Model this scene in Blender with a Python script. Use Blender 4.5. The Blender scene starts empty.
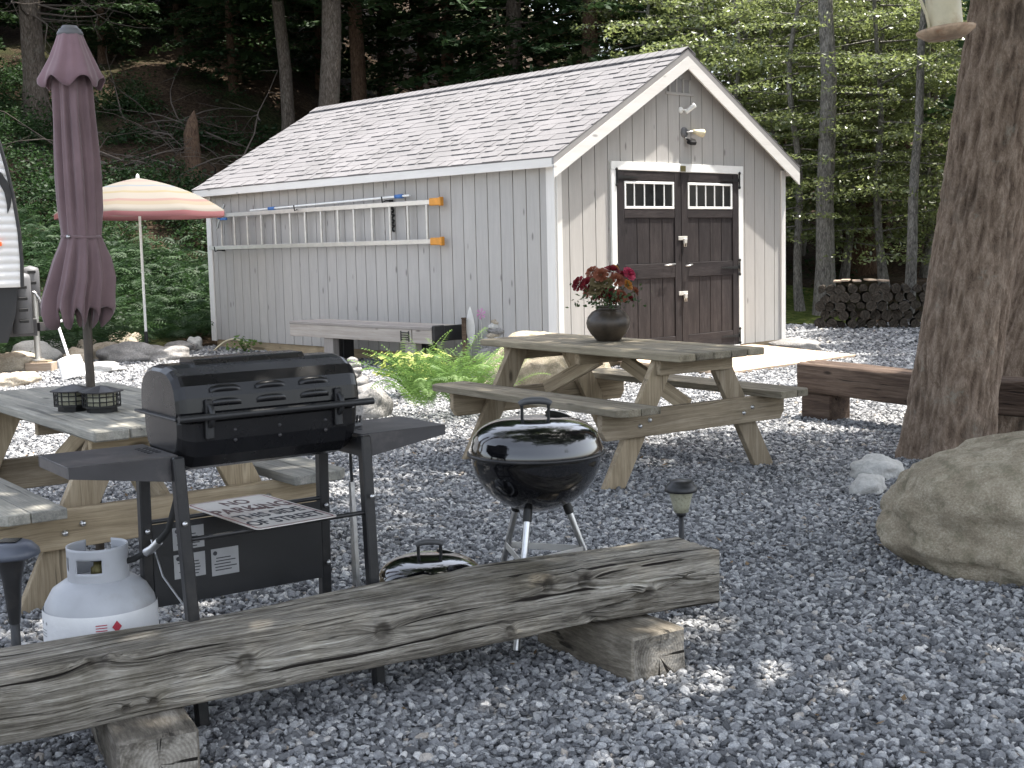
import bpy, math, random
import numpy as np
from mathutils import Vector, Matrix, noise, Euler

random.seed(7)
RNG = np.random.default_rng(11)
scn = bpy.context.scene
col = scn.collection
R = math.radians

# ------------------------------------------------------------------ camera
CAM_H, CAM_F, CAM_PITCH, CAM_ROLL = 1.35, 1287.78, .1061, -.0236
_fw = Vector((0, math.cos(CAM_PITCH), -math.sin(CAM_PITCH)))
_r0 = Vector((1, 0, 0)); _u0 = _r0.cross(_fw)
_rt = _r0 * math.cos(CAM_ROLL) + _u0 * math.sin(CAM_ROLL)
_up = _u0 * math.cos(CAM_ROLL) - _r0 * math.sin(CAM_ROLL)
cam = bpy.data.objects.new('camera', bpy.data.cameras.new('camera'))
col.objects.link(cam)
cam.matrix_world = Matrix(((_rt.x, _up.x, -_fw.x, 0), (_rt.y, _up.y, -_fw.y, 0), (_rt.z, _up.z, -_fw.z, CAM_H), (0, 0, 0, 1)))
cam.data.sensor_width = 36
cam.data.lens = 36 * CAM_F / 1024
cam.data.clip_start = .05
cam.data.clip_end = 600
scn.camera = cam

# ------------------------------------------------------------------ sky, sun, exposure
SUN = Vector((.465, .163, 1.22)).normalized()
world = bpy.data.worlds.new('World'); scn.world = world; world.use_nodes = True
wn = world.node_tree.nodes; wl = world.node_tree.links
sky = wn.new('ShaderNodeTexSky'); sky.sky_type = 'NISHITA'; sky.sun_disc = False
sky.sun_elevation = math.asin(SUN.z); sky.sun_rotation = math.atan2(SUN.x, SUN.y)
sky.air_density = 1.0; sky.dust_density = 3.0; sky.ozone_density = .6
hs_ = wn.new('ShaderNodeHueSaturation'); hs_.inputs['Saturation'].default_value = .5
wl.new(sky.outputs[0], hs_.inputs['Color']); wl.new(hs_.outputs[0], wn['Background'].inputs[0])
wn['Background'].inputs[1].default_value = .12
sl = bpy.data.lights.new('sun', 'SUN'); sl.energy = 2.6; sl.angle = R(.55); sl.color = (1, .95, .875)
so = bpy.data.objects.new('sun', sl); col.objects.link(so)
so.rotation_euler = SUN.to_track_quat('Z', 'Y').to_euler(); so.location = (4, 2, 20)
scn.view_settings.view_transform = 'Standard'; scn.view_settings.look = 'None'
scn.view_settings.exposure = 2.3; scn.view_settings.gamma = 1
scn.view_settings.use_curve_mapping = False
scn.render.engine = 'CYCLES'
scn.cycles.use_denoising = True
scn.cycles.max_bounces = 6; scn.cycles.diffuse_bounces = 4; scn.cycles.glossy_bounces = 3
scn.cycles.transmission_bounces = 4; scn.cycles.transparent_max_bounces = 4
scn.cycles.caustics_reflective = False; scn.cycles.caustics_refractive = False

# ------------------------------------------------------------------ helpers
def G(px, py, z=0.):
    """photo pixel -> real point at height z on the sight line"""
    d = _fw + _rt * ((px - 512) / CAM_F) - _up * ((py - 384) / CAM_F)
    t = (z - CAM_H) / d.z
    return Vector((d.x * t, d.y * t, z))
def AT(px, py, D):
    d = _fw + _rt * ((px - 512) / CAM_F) - _up * ((py - 384) / CAM_F)
    return Vector((0, 0, CAM_H)) + d * (D / d.y)

def frame(o, ang=0.):
    return Matrix.Translation(Vector(o)) @ Matrix.Rotation(ang, 4, 'Z')

_BOX = None
class MB:
    def __init__(s): s.V = []; s.F = []; s.S = []; s.GC = []; s.RN = []; s.n = 0
    def raw(s, V, F, smooth=False, gc=None, rnd=0.):
        b = s.n
        V = [tuple(p) for p in V]
        s.V += V; s.F += [tuple(i + b for i in f) for f in F]; s.S += [smooth] * len(F)
        s.GC += V if gc is None else [tuple(g) for g in gc]
        s.RN += ([rnd] * len(V) if np.isscalar(rnd) else list(rnd))
        s.n += len(V); return s
    def box(s, size, M=None, ch=.003, rnd=None, off=None):
        """chamfered box, centred; grain runs along local x"""
        hx, hy, hz = size[0] / 2, size[1] / 2, size[2] / 2
        c = min(ch, hx * .45, hy * .45, hz * .45)
        V = []; idx = {}
        for sx in (-1, 1):
            for sy in (-1, 1):
                for sz in (-1, 1):
                    for ax in range(3):
                        p = [sx * (hx - c), sy * (hy - c), sz * (hz - c)]
                        p[ax] = (sx * hx, sy * hy, sz * hz)[ax]
                        idx[(sx, sy, sz, ax)] = len(V); V.append(p)
        F = []
        def q(a): F.append(tuple(idx[k] for k in a))
        for ax in range(3):
            o = [i for i in range(3) if i != ax]
            for sg in (-1, 1):
                ks = []
                for a, b in ((-1, -1), (1, -1), (1, 1), (-1, 1)):
                    k = [0, 0, 0]; k[ax] = sg; k[o[0]] = a; k[o[1]] = b; ks.append((*k, ax))
                if (sg == 1) == (ax == 1): ks.reverse()
                q(ks)
        for ax in range(3):               # edges along ax
            o = [i for i in range(3) if i != ax]
            for a in (-1, 1):
                for b in (-1, 1):
                    k0 = [0, 0, 0]; k0[o[0]] = a; k0[o[1]] = b; k1 = list(k0); k0[ax] = -1; k1[ax] = 1
                    ks = [(*k0, o[0]), (*k1, o[0]), (*k1, o[1]), (*k0, o[1])]
                    if (a * b == 1) == (ax == 1): pass
                    else: ks.reverse()
                    q(ks)
        for sx in (-1, 1):
            for sy in (-1, 1):
                for sz in (-1, 1):
                    ks = [(sx, sy, sz, 0), (sx, sy, sz, 1), (sx, sy, sz, 2)]
                    if sx * sy * sz < 0: ks.reverse()
                    q(ks)
        o = off if off is not None else (random.uniform(-9, 9), random.uniform(-9, 9), random.uniform(-9, 9))
        gc = [(p[0] + o[0], p[1] + o[1], p[2] + o[2]) for p in V]
        M = M or Matrix()
        return s.raw([M @ Vector(p) for p in V], F, False, gc, random.random() if rnd is None else rnd)
    def beam(s, p0, p1, w, h, up=(0, 0, 1), ch=.003, rnd=None):
        """board from p0 to p1: w across, h along 'up'"""
        p0, p1 = Vector(p0), Vector(p1); x = (p1 - p0); L = x.length; x.normalize()
        y = Vector(up).cross(x).normalized(); z = x.cross(y)
        m = (p0 + p1) / 2
        M = Matrix(((x.x, y.x, z.x, m.x), (x.y, y.y, z.y, m.y), (x.z, y.z, z.z, m.z), (0, 0, 0, 1)))
        return s.box((L, w, h), M, ch, rnd)
    def tube(s, pts, r, n=8, cap=True, smooth=True, closed=False, rnd=0.):
        pts = [Vector(p) for p in pts]; k = len(pts)
        rs = [r] * k if np.isscalar(r) else list(r)
        V = []; gc = []; prev = None; d = 0
        for i, p in enumerate(pts):
            if closed: t = pts[(i + 1) % k] - pts[i - 1]
            else: t = pts[min(i + 1, k - 1)] - pts[max(i - 1, 0)]
            t.normalize()
            a = prev if prev is not None else (Vector((0, 0, 1)) if abs(t.z) < .9 else Vector((1, 0, 0)))
            a = (a - t * a.dot(t)).normalized(); prev = a; b = t.cross(a)
            if i: d += (p - pts[i - 1]).length
            for j in range(n):
                th = 2 * math.pi * j / n
                o = a * math.cos(th) * rs[i] + b * math.sin(th) * rs[i]
                V.append(p + o); gc.append((d, math.cos(th) * rs[i], math.sin(th) * rs[i]))
        F = []
        for i in range(k if closed else k - 1):
            i2 = (i + 1) % k
            for j in range(n):
                F.append((i * n + j, i * n + (j + 1) % n, i2 * n + (j + 1) % n, i2 * n + j))
        s.raw(V, F, smooth, gc, rnd)
        if cap and not closed:
            s.raw(V[:n], [tuple(range(n))[::-1]], False, gc[:n], rnd)
            s.raw(V[-n:], [tuple(range(n))], False, gc[-n:], rnd)
        return s
    def lathe(s, prof, M=None, n=32, smooth=True, rnd=0.):
        M = M or Matrix(); V = []
        for r, z in prof:
            for j in range(n):
                th = 2 * math.pi * j / n; V.append(M @ Vector((r * math.cos(th), r * math.sin(th), z)))
        F = []
        for i in range(len(prof) - 1):
            for j in range(n):
                F.append((i * n + j, i * n + (j + 1) % n, (i + 1) * n + (j + 1) % n, (i + 1) * n + j))
        return s.raw(V, F, smooth, None, rnd)
    def prism(s, poly, d, M=None, smooth=False, rnd=None):
        """poly in local xy (counter-clockwise), thickness d centred on local z"""
        M = M or Matrix(); n = len(poly)
        L = [Vector((x, y, -d / 2)) for x, y in poly] + [Vector((x, y, d / 2)) for x, y in poly]
        F = [tuple(range(n))[::-1], tuple(range(n, 2 * n))] + [(i, (i + 1) % n, n + (i + 1) % n, n + i) for i in range(n)]
        o = Vector((random.uniform(-9, 9), random.uniform(-9, 9), 0))
        return s.raw([M @ p for p in L], F, smooth, [p + o for p in L], random.random() if rnd is None else rnd)
    def loft(s, rings, smooth=False, caps=True, rnd=0., closed=True):
        n = len(rings[0]); V = [p for r in rings for p in r]; F = []
        for i in range(len(rings) - 1):
            for j in range(n if closed else n - 1):
                F.append((i * n + j, i * n + (j + 1) % n, (i + 1) * n + (j + 1) % n, (i + 1) * n + j))
        s.raw(V, F, smooth, None, rnd)
        if caps:
            s.raw(rings[0], [tuple(range(n))[::-1]], False, None, rnd); s.raw(rings[-1], [tuple(range(n))], False, None, rnd)
        return s
    def blob(s, c, rad, seed=0, amp=.18, freq=1.6, sub=3, rot=0., flat=0., smooth=True, amp2=.05, rnd=None, sq=0):
        import bmesh
        bm = bmesh.new(); bmesh.ops.create_icosphere(bm, subdivisions=sub, radius=1)
        V = []
        off = Vector((seed * 3.71, seed * 1.93, seed * 7.3)); M = Matrix.Rotation(rot, 3, 'Z')
        for v in bm.verts:
            p = v.co.copy(); k = 1 + amp * noise.noise(p * freq + off) * 1.6 + amp2 * noise.fractal(p * 4 + off, 1, 2, 4)
            if sq: p = p / (abs(p.x) ** sq + abs(p.y) ** sq + abs(p.z) ** sq) ** (1 / sq)
            p = p * k
            if flat and p.z < -flat: p.z = -flat + (p.z + flat) * .12
            if sq and p.z < -.15: u_ = min(1, (-.15 - p.z) / .5); p.x *= 1 - .16 * u_; p.y *= 1 - .16 * u_
            if sq: p += p.normalized() * (.014 * (1 - abs(noise.noise(p * 2.6 + off)) * 3) + .008 * noise.noise(p * 11 + off))
            q = M @ Vector((p.x * rad[0], p.y * rad[1], p.z * rad[2])); V.append(q + Vector(c))
        F = [tuple(v.index for v in f.verts) for f in bm.faces]; bm.free()
        return s.raw(V, F, smooth, None, random.random() if rnd is None else rnd)
    def build(s, name, mat, parent=None, loc=None, rotz=0., bevel=0.):
        me = bpy.data.meshes.new(name)
        me.from_pydata(s.V, [], s.F)
        me.polygons.foreach_set('use_smooth', s.S)
        a = me.attributes.new('gc', 'FLOAT_VECTOR', 'POINT'); a.data.foreach_set('vector', np.array(s.GC, dtype=np.float32).ravel())
        a = me.attributes.new('rnd', 'FLOAT', 'POINT'); a.data.foreach_set('value', np.array(s.RN, dtype=np.float32))
        if mat: me.materials.append(mat)
        me.update()
        o = bpy.data.objects.new(name, me); col.objects.link(o)
        if parent: o.parent = parent
        if loc is not None: o.location = loc
        o.rotation_euler.z = rotz
        if bevel:
            b = o.modifiers.new('bevel', 'BEVEL'); b.width = bevel; b.segments = 2; b.limit_method = 'ANGLE'; b.angle_limit = R(35)
        return o

def npmesh(name, V, F, mat, parent=None, rnd=None, smooth=False, gc=None):
    """V (n,3) and F (m,k) arrays -> object"""
    me = bpy.data.meshes.new(name); V = np.asarray(V, np.float32); F = np.asarray(F, np.int32)
    m, k = F.shape
    me.vertices.add(len(V)); me.vertices.foreach_set('co', V.ravel())
    me.loops.add(m * k); me.loops.foreach_set('vertex_index', F.ravel())
    me.polygons.add(m); me.polygons.foreach_set('loop_start', np.arange(0, m * k, k, dtype=np.int32))
    me.polygons.foreach_set('loop_total', np.full(m, k, np.int32))
    if smooth: me.polygons.foreach_set('use_smooth', np.ones(m, bool))
    me.update(calc_edges=True)
    if rnd is not None:
        a = me.attributes.new('rnd', 'FLOAT', 'POINT'); a.data.foreach_set('value', np.asarray(rnd, np.float32))
    a = me.attributes.new('gc', 'FLOAT_VECTOR', 'POINT'); a.data.foreach_set('vector', np.asarray(V if gc is None else gc, np.float32).ravel())
    if mat: me.materials.append(mat)
    o = bpy.data.objects.new(name, me); col.objects.link(o)
    if parent: o.parent = parent
    return o

def thing(name, label, cat, loc=(0, 0, 0), rotz=0., group=None):
    o = bpy.data.objects.new(name, None); col.objects.link(o); o.empty_display_size = .1
    o.location = loc; o.rotation_euler.z = rotz
    return tag(o, label, cat, group)
def tag(o, label, cat, group=None):
    o['label'] = label; o['category'] = cat
    if group: o['group'] = group
    return o
def kind(o, k): o['kind'] = k; return o
def dup(root, loc=None, rotz=None, label=None, scale=None):
    def cp(o, parent):
        c = o.copy(); col.objects.link(c); c.parent = parent
        for ch in list(o.children): cp(ch, c)
        return c
    c = cp(root, None)
    if loc is not None: c.location = loc
    if rotz is not None: c.rotation_euler.z = rotz
    if label: c['label'] = label
    if scale is not None: c.scale = (scale,) * 3 if np.isscalar(scale) else scale
    return c

# ------------------------------------------------------------------ materials
class NT:
    def __init__(s, name):
        s.m = bpy.data.materials.new(name); s.m.use_nodes = True
        s.t = s.m.node_tree; s.b = s.t.nodes['Principled BSDF']; s.o = s.t.nodes['Material Output']
    def n(s, typ, **kw):
        nd = s.t.nodes.new('ShaderNode' + typ)
        for k, v in kw.items():
            if k in ('inp',):
                for a, b in v.items(): s.set(nd.inputs[a], b)
            else: setattr(nd, k, v)
        return nd
    def set(s, i, v):
        if isinstance(v, bpy.types.NodeSocket): s.t.links.new(v, i)
        else: i.default_value = v
    def attr(s, name='gc', out='Vector', typ='GEOMETRY'):
        return s.n('Attribute', attribute_name=name, attribute_type=typ).outputs[out]
    def mapping(s, v, scale=(1, 1, 1), loc=(0, 0, 0)):
        return s.n('Mapping', inp={'Vector': v, 'Scale': scale, 'Location': loc}).outputs[0]
    def noise(s, v, scale, detail=4, rough=.55, dist=0.):
        return s.n('TexNoise', inp={'Vector': v, 'Scale': scale, 'Detail': detail, 'Roughness': rough, 'Distortion': dist}).outputs['Fac']
    def voro(s, v, scale, feature='F1', out='Distance', rand=1.):
        return s.n('TexVoronoi', feature=feature, inp={'Vector': v, 'Scale': scale, 'Randomness': rand}).outputs[out]
    def ramp(s, f, stops, interp='LINEAR'):
        nd = s.n('ValToRGB', inp={'Fac': f}); cr = nd.color_ramp; cr.interpolation = interp
        while len(cr.elements) < len(stops): cr.elements.new(.5)
        for e, (p, c) in zip(cr.elements, stops):
            e.position = p; e.color = (*c, 1) if len(c) == 3 else c
        return nd.outputs[0]
    def mix(s, f, a, b, blend='MIX'):
        nd = s.n('Mix', data_type='RGBA', blend_type=blend, clamp_factor=True)
        s.set(nd.inputs[0], f)
        for i, v in ((6, a), (7, b)):
            s.set(nd.inputs[i], v if isinstance(v, bpy.types.NodeSocket) else ((*v, 1) if len(v) == 3 else v))
        return nd.outputs[2]
    def math(s, op, a, b=0., c=0.):
        nd = s.n('Math', operation=op); s.set(nd.inputs[0], a); s.set(nd.inputs[1], b); s.set(nd.inputs[2], c); return nd.outputs[0]
    def bump(s, h, strength=.5, dist=.01, normal=None):
        nd = s.n('Bump', inp={'Height': h, 'Strength': strength, 'Distance': dist})
        if normal: s.set(nd.inputs['Normal'], normal)
        return nd.outputs[0]
    def out(s, color=None, rough=None, normal=None, metal=None, spec=None, coat=None):
        if color is not None: s.set(s.b.inputs['Base Color'], color if isinstance(color, bpy.types.NodeSocket) else (*color, 1))
        if rough is not None: s.set(s.b.inputs['Roughness'], rough)
        if normal is not None: s.set(s.b.inputs['Normal'], normal)
        if metal is not None: s.set(s.b.inputs['Metallic'], metal)
        if spec is not None: s.set(s.b.inputs['Specular IOR Level'], spec)
        if coat is not None: s.set(s.b.inputs['Coat Weight'], coat); s.b.inputs['Coat Roughness'].default_value = .08
        return s.m

def m_plain(name, c, rough=.5, metal=0., var=.15, scale=12., bump=.08, spec=.5, coat=0., dirt=None):
    t = NT(name); v = t.attr()
    f = t.noise(v, scale, 5, .6)
    d = tuple(x * (1 - var) for x in c); l = tuple(min(1, x * (1 + var)) for x in c)
    cc = t.ramp(f, [(.3, d), (.7, l)])
    if dirt:
        f2 = t.noise(v, scale * .35, 6, .7)
        cc = t.mix(t.ramp(f2, [(.52, (0, 0, 0)), (.72, (1, 1, 1))]), cc, dirt)
    rr = t.math('MULTIPLY_ADD', f, .25, rough - .12)
    return t.out(cc, rr, t.bump(t.noise(v, scale * 6, 3), bump, .004) if bump else None, metal, spec, coat)

def m_wood(name, dark, mid, light, sx=1.3, sy=26., crack=.5, bump=.5, rough=.85, tint=.25, stain=None, rv=1.):
    t = NT(name); v = t.attr(); rn = t.attr('rnd', 'Fac')
    w = t.n('VectorMath', operation='ADD', inp={0: v, 1: t.n('VectorMath', operation='SCALE', inp={0: t.n('TexNoise', inp={'Vector': t.mapping(v, (2.2, 5, 5)), 'Scale': 1., 'Detail': 2}).outputs['Color'], 'Scale': .035}).outputs[0]}).outputs[0]
    g1 = t.noise(t.mapping(w, (sx, sy, sy)), 1., 6, .65)
    g2 = t.noise(t.mapping(w, (sx * 3, sy * 7, sy * 7)), 1., 4, .7)
    f = t.math('MULTIPLY_ADD', g2, .4, t.math('MULTIPLY', g1, .62))
    c = t.ramp(f, [(.33, dark), (.5, mid), (.66, light)])
    blot = t.noise(v, 3.2, 4, .6)
    c = t.mix(t.math('MULTIPLY', t.ramp(blot, [(.42, (0, 0, 0)), (.7, (1, 1, 1))]), tint), c, dark)
    if stain: c = t.mix(t.math('MULTIPLY', t.ramp(t.noise(t.mapping(v, (1, 4, 4)), 1.6, 4), [(.48, (0, 0, 0)), (.68, (1, 1, 1))]), .7), c, stain)
    kn = t.voro(t.mapping(v, (1.7, 5, 5)), 1.3)
    c = t.mix(t.ramp(kn, [(.05, (.9, .9, .9)), (.12, (0, 0, 0))]), c, tuple(x * .5 for x in dark))
    c = t.mix(1., c, t.ramp(rn, [(0, (1 - .26 * rv, 1 - .26 * rv, 1 - .24 * rv)), (1, (1 + .18 * rv, 1 + .15 * rv, 1 + .1 * rv))]), 'MULTIPLY')
    ck = t.noise(t.mapping(w, (sx * .9, sy * 1.6, sy * 1.6)), 1., 3, .5)
    cm = t.ramp(ck, [(.31, (1, 1, 1)), (.36, (0, 0, 0))])
    c = t.mix(t.math('MULTIPLY', cm, crack), c, tuple(x * .22 for x in dark))
    h = t.math('SUBTRACT', f, t.math('MULTIPLY', cm, crack))
    return t.out(c, rough, t.bump(h, bump, .006), spec=.25)

M = {}
M['table'] = m_wood('weathered_table_wood', (.17, .134, .09), (.33, .268, .182), (.48, .405, .295), tint=.5)
M['table_top'] = m_wood('grey_table_top_wood', (.135, .135, .125), (.255, .25, .225), (.41, .395, .35), sy=18, tint=.55)
M['table_top2'] = m_wood('olive_table_top_wood', (.122, .107, .078), (.238, .21, .155), (.37, .332, .255), sy=18, tint=.5)
M['old_beam'] = m_wood('old_grey_beam_wood', (.055, .047, .037), (.175, .155, .127), (.38, .35, .30), sx=1.1, sy=30, crack=.9, bump=1.0, tint=.5)
def m_oldbeam():
    t = NT('old_grey_beam_wood'); v = t.attr()
    w = t.n('VectorMath', operation='ADD', inp={0: v, 1: t.n('VectorMath', operation='SCALE', inp={0: t.n('TexNoise', inp={'Vector': t.mapping(v, (2.5, 7, 7)), 'Scale': 1., 'Detail': 3}).outputs['Color'], 'Scale': .03}).outputs[0]}).outputs[0]
    a = t.noise(t.mapping(w, (1.3, 38, 38)), 1., 6, .65); b = t.noise(t.mapping(w, (4.5, 150, 150)), 1., 4, .7); c2 = t.noise(t.mapping(w, (18, 420, 420)), 1., 3, .65)
    f = t.math('ADD', t.math('MULTIPLY', a, .42), t.math('MULTIPLY_ADD', b, .36, t.math('MULTIPLY', c2, .22)))
    c = t.ramp(f, [(.36, (.04, .035, .03)), (.46, (.145, .131, .11)), (.55, (.30, .278, .238)), (.66, (.55, .525, .47))])
    blot = t.noise(v, 2.6, 6, .65)
    c = t.mix(1., c, t.ramp(blot, [(.35, (.55, .53, .48)), (.5, (1, 1, 1)), (.68, (1.25, 1.22, 1.15))]), 'MULTIPLY')
    ck = t.noise(t.mapping(w, (.8, 50, 50)), 1., 2, .5); cm = t.ramp(ck, [(.335, (1, 1, 1)), (.365, (0, 0, 0))])
    ck2 = t.noise(t.mapping(w, (3., 170, 170)), 1., 2, .5); cm2 = t.ramp(ck2, [(.33, (1, 1, 1)), (.37, (0, 0, 0))])
    k = t.math('MAXIMUM', cm, t.math('MULTIPLY', cm2, .6))
    c = t.mix(k, c, (.016, .013, .011))
    kn = t.attr('rnd', 'Fac'); c = t.mix(t.ramp(kn, [(.55, (0, 0, 0)), (1, (.62, .62, .62))]), c, (.025, .02, .016))
    return t.out(c, .9, t.bump(t.math('SUBTRACT', f, t.math('MULTIPLY', k, .6)), 1., .012), spec=.2)
M['old_beam'] = m_oldbeam()
M['beam_end'] = m_wood('old_beam_end_wood', (.06, .052, .042), (.19, .17, .138), (.39, .36, .305), sx=6, sy=16, crack=.8, bump=1.0, tint=.6)
M['brown_beam'] = m_wood('brown_bench_wood', (.035, .023, .017), (.085, .058, .043), (.17, .125, .095), sy=16, crack=.9, bump=.8)
M['bench_grey'] = m_wood('painted_bench_wood', (.26, .235, .215), (.34, .315, .29), (.42, .395, .365), crack=.25, bump=.25, tint=.25)
M['ramp'] = m_wood('pale_ramp_wood', (.36, .27, .2), (.5, .39, .29), (.6, .49, .38), sy=18, crack=.4, tint=.25)
M['siding'] = m_wood('grey_siding_paint', (.375, .36, .342), (.41, .394, .375), (.445, .428, .408), sx=2, sy=16, crack=.08, bump=.3, rough=.75, tint=.3, rv=.12)
M['trim'] = m_wood('white_trim_paint', (.64, .615, .58), (.70, .68, .65), (.75, .73, .70), sx=1, sy=12, crack=.06, bump=.2, rough=.6, tint=.1, rv=.2)
M['trim_grey'] = m_plain('grey_trim_and_edge_shadow', (.27, .26, .255), .6, var=.06)  # on the rake band this grey stands for the roof edge's shadow
M['door'] = m_wood('plum_brown_door_paint', (.016, .014, .015), (.03, .025, .026), (.052, .045, .046), sx=3, sy=18, crack=.3, bump=.5, rough=.75, tint=.4)
M['white_paint'] = m_plain('white_paint', (.78, .78, .76), .45, var=.04)
M['black_iron'] = m_plain('black_iron', (.012, .012, .012), .5, .3, var=.3)
M['glass_dark'] = m_plain('dark_window_glass', (.006, .007, .008), .12, 0, var=.1, bump=0, spec=.15)
M['steel'] = m_plain('brushed_steel', (.55, .55, .55), .35, 1., var=.12, scale=30)
M['alu'] = m_plain('dull_aluminium', (.62, .60, .56), .45, .7, var=.08)
M['orange'] = m_plain('orange_plastic', (.62, .26, .03), .5, var=.15)
M['blue'] = m_plain('blue_plastic', (.05, .16, .42), .45, var=.12)
M['cream'] = m_plain('cream_plastic', (.62, .55, .38), .5, var=.12)
M['grey_plastic'] = m_plain('grey_plastic', (.12, .12, .125), .5, var=.1)
M['dark_plastic'] = m_plain('dark_plastic', (.011, .011, .012), .5, var=.2)
M['charcoal'] = m_plain('charcoal_painted_metal', (.012, .012, .013), .42, .0, var=.25, scale=25, bump=.12, dirt=(.03, .027, .025))
M['shelf'] = m_plain('grill_shelf_metal', (.036, .034, .036), .4, .0, var=.18, scale=9, bump=.06, dirt=(.1, .09, .085))
M['black_gloss'] = m_plain('black_enamel', (.006, .006, .007), .27, 0., var=.25, bump=.03, coat=.1, scale=5, spec=.3, dirt=(.012, .011, .011))
M['kettle'] = m_plain('black_kettle_enamel', (.005, .005, .006), .1, 0., var=.2, bump=.006, coat=1.0, scale=4)
M['handle'] = m_plain('grey_handle_plastic', (.07, .07, .072), .5, var=.1)
M['paper'] = m_plain('grey_printed_label', (.3, .3, .3), .7, var=.1)
M['tank'] = m_plain('pale_grey_tank_paint', (.37, .38, .40), .38, var=.1, scale=6, dirt=(.27, .25, .22))
M['sleeve'] = m_plain('white_tank_sleeve', (.66, .66, .66), .35, var=.06, scale=10, bump=.3)
M['red'] = m_plain('red_print', (.42, .04, .06), .5, var=.1)
M['sign_white'] = m_plain('worn_white_sign_paint', (.60, .57, .53), .5, var=.08, scale=9, dirt=(.30, .22, .15))
M['sign_red'] = m_plain('faded_red_sign_paint', (.20, .035, .04), .55, var=.4, scale=40)
M['sign_brown'] = m_plain('faded_brown_sign_paint', (.085, .04, .035), .6, var=.5, scale=40)
M['ink'] = m_plain('dark_ink', (.03, .03, .035), .7)
M['rubber'] = m_plain('black_rubber', (.012, .012, .012), .7)
M['bronze'] = m_plain('dark_bronze_glaze', (.045, .034, .024), .45, .1, var=.5, scale=14, bump=.15, coat=.08)
M['gold'] = m_plain('brass_plaque', (.16, .14, .06), .45, .6)
M['feeder'] = m_plain('yellowed_feeder_plastic', (.52, .46, .31), .45, var=.1, scale=14, dirt=(.34, .24, .13))
M['feeder_tray'] = m_plain('rusty_feeder_tray', (.42, .3, .2), .6, var=.3, scale=30, dirt=(.3, .13, .05))
M['pink'] = m_plain('pink_plastic', (.5, .25, .42), .5)
M['quartz'] = m_plain('white_garden_stone', (.7, .69, .67), .55, var=.08)
M['glow_lens'] = m_plain('frosted_lamp_lens', (.34, .33, .24), .3, var=.2, scale=80, bump=.6)

def m_fabric(name, c, trans=.12):
    t = NT(name); v = t.attr()
    f = t.noise(v, 7, 4); cc = t.ramp(f, [(.3, tuple(x * .86 for x in c)), (.7, tuple(x * 1.12 for x in c))])
    wv = t.noise(t.mapping(v, (90, 90, 90)), 1, 2)
    m = t.out(cc, .85, t.bump(wv, .12, .002), spec=.2)
    t.b.inputs['Sheen Weight'].default_value = .25
    return m
M['plum'] = m_fabric('plum_umbrella_fabric', (.175, .116, .122))
M['plum2'] = m_fabric('plum_vent_fabric', (.20, .125, .14))

def m_leaf(name, dark, light, trans=.45, tcol=None, gloss=.018, grough=.6):
    t = NT(name); rn = t.attr('rnd', 'Fac')
    c = t.ramp(rn, [(0, dark), (1, light)])
    d = t.n('BsdfDiffuse', inp={'Color': c}); 
    tc = t.mix(.5, c, tcol or tuple(min(1, x * 1.3) for x in light))
    tr = t.n('BsdfTranslucent', inp={'Color': tc})
    gl = t.n('BsdfGlossy', inp={'Color': (1, 1, 1, 1), 'Roughness': grough})
    mx = t.n('MixShader', inp={0: trans, 1: d.outputs[0], 2: tr.outputs[0]})
    m2 = t.n('MixShader', inp={0: gloss, 1: mx.outputs[0], 2: gl.outputs[0]})
    t.t.links.new(m2.outputs[0], t.o.inputs['Surface'])
    return t.m
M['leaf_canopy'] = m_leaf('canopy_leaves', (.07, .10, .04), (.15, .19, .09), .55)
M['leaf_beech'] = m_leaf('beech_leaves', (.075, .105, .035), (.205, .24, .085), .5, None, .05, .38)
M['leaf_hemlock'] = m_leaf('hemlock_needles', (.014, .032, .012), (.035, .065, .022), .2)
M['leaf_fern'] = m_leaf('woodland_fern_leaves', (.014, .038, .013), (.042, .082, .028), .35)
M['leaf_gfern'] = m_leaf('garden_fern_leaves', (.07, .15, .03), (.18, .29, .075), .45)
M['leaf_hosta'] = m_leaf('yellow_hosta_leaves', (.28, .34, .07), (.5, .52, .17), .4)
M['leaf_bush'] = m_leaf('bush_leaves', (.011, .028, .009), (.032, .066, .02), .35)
M['twig'] = m_plain('dry_twig', (.075, .06, .048), .9, var=.2)

def m_rock(name, a, b, c, scale=2.5, moss=None):
    t = NT(name); v = t.attr()
    f = t.noise(v, scale, 8, .65); f2 = t.noise(v, scale * 16, 6, .75)
    cc = t.ramp(t.math('MULTIPLY_ADD', f2, .45, t.math('MULTIPLY', f, .55)), [(.34, a), (.5, b), (.66, c)])
    if moss: cc = t.mix(t.math('MULTIPLY', t.ramp(t.noise(v, scale * 1.7, 6, .7), [(.5, (0, 0, 0)), (.62, (1, 1, 1))]), .55), cc, moss)
    h = t.math('MULTIPLY_ADD', f2, .4, f)
    return t.out(cc, .88, t.bump(h, .9, .03), spec=.25)
M['boulder'] = m_rock('mossy_boulder_rock', (.22, .18, .125), (.40, .34, .25), (.62, .55, .43), 7., (.17, .16, .10))
M['grey_rock'] = m_rock('grey_rock', (.13, .125, .12), (.24, .23, .22), (.4, .385, .365), 3)
M['tan_rock'] = m_rock('tan_rock', (.25, .2, .15), (.42, .36, .28), (.58, .52, .43), 3)
M['white_rock'] = m_rock('white_rock', (.4, .39, .37), (.55, .54, .51), (.68, .66, .63), 3)

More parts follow.
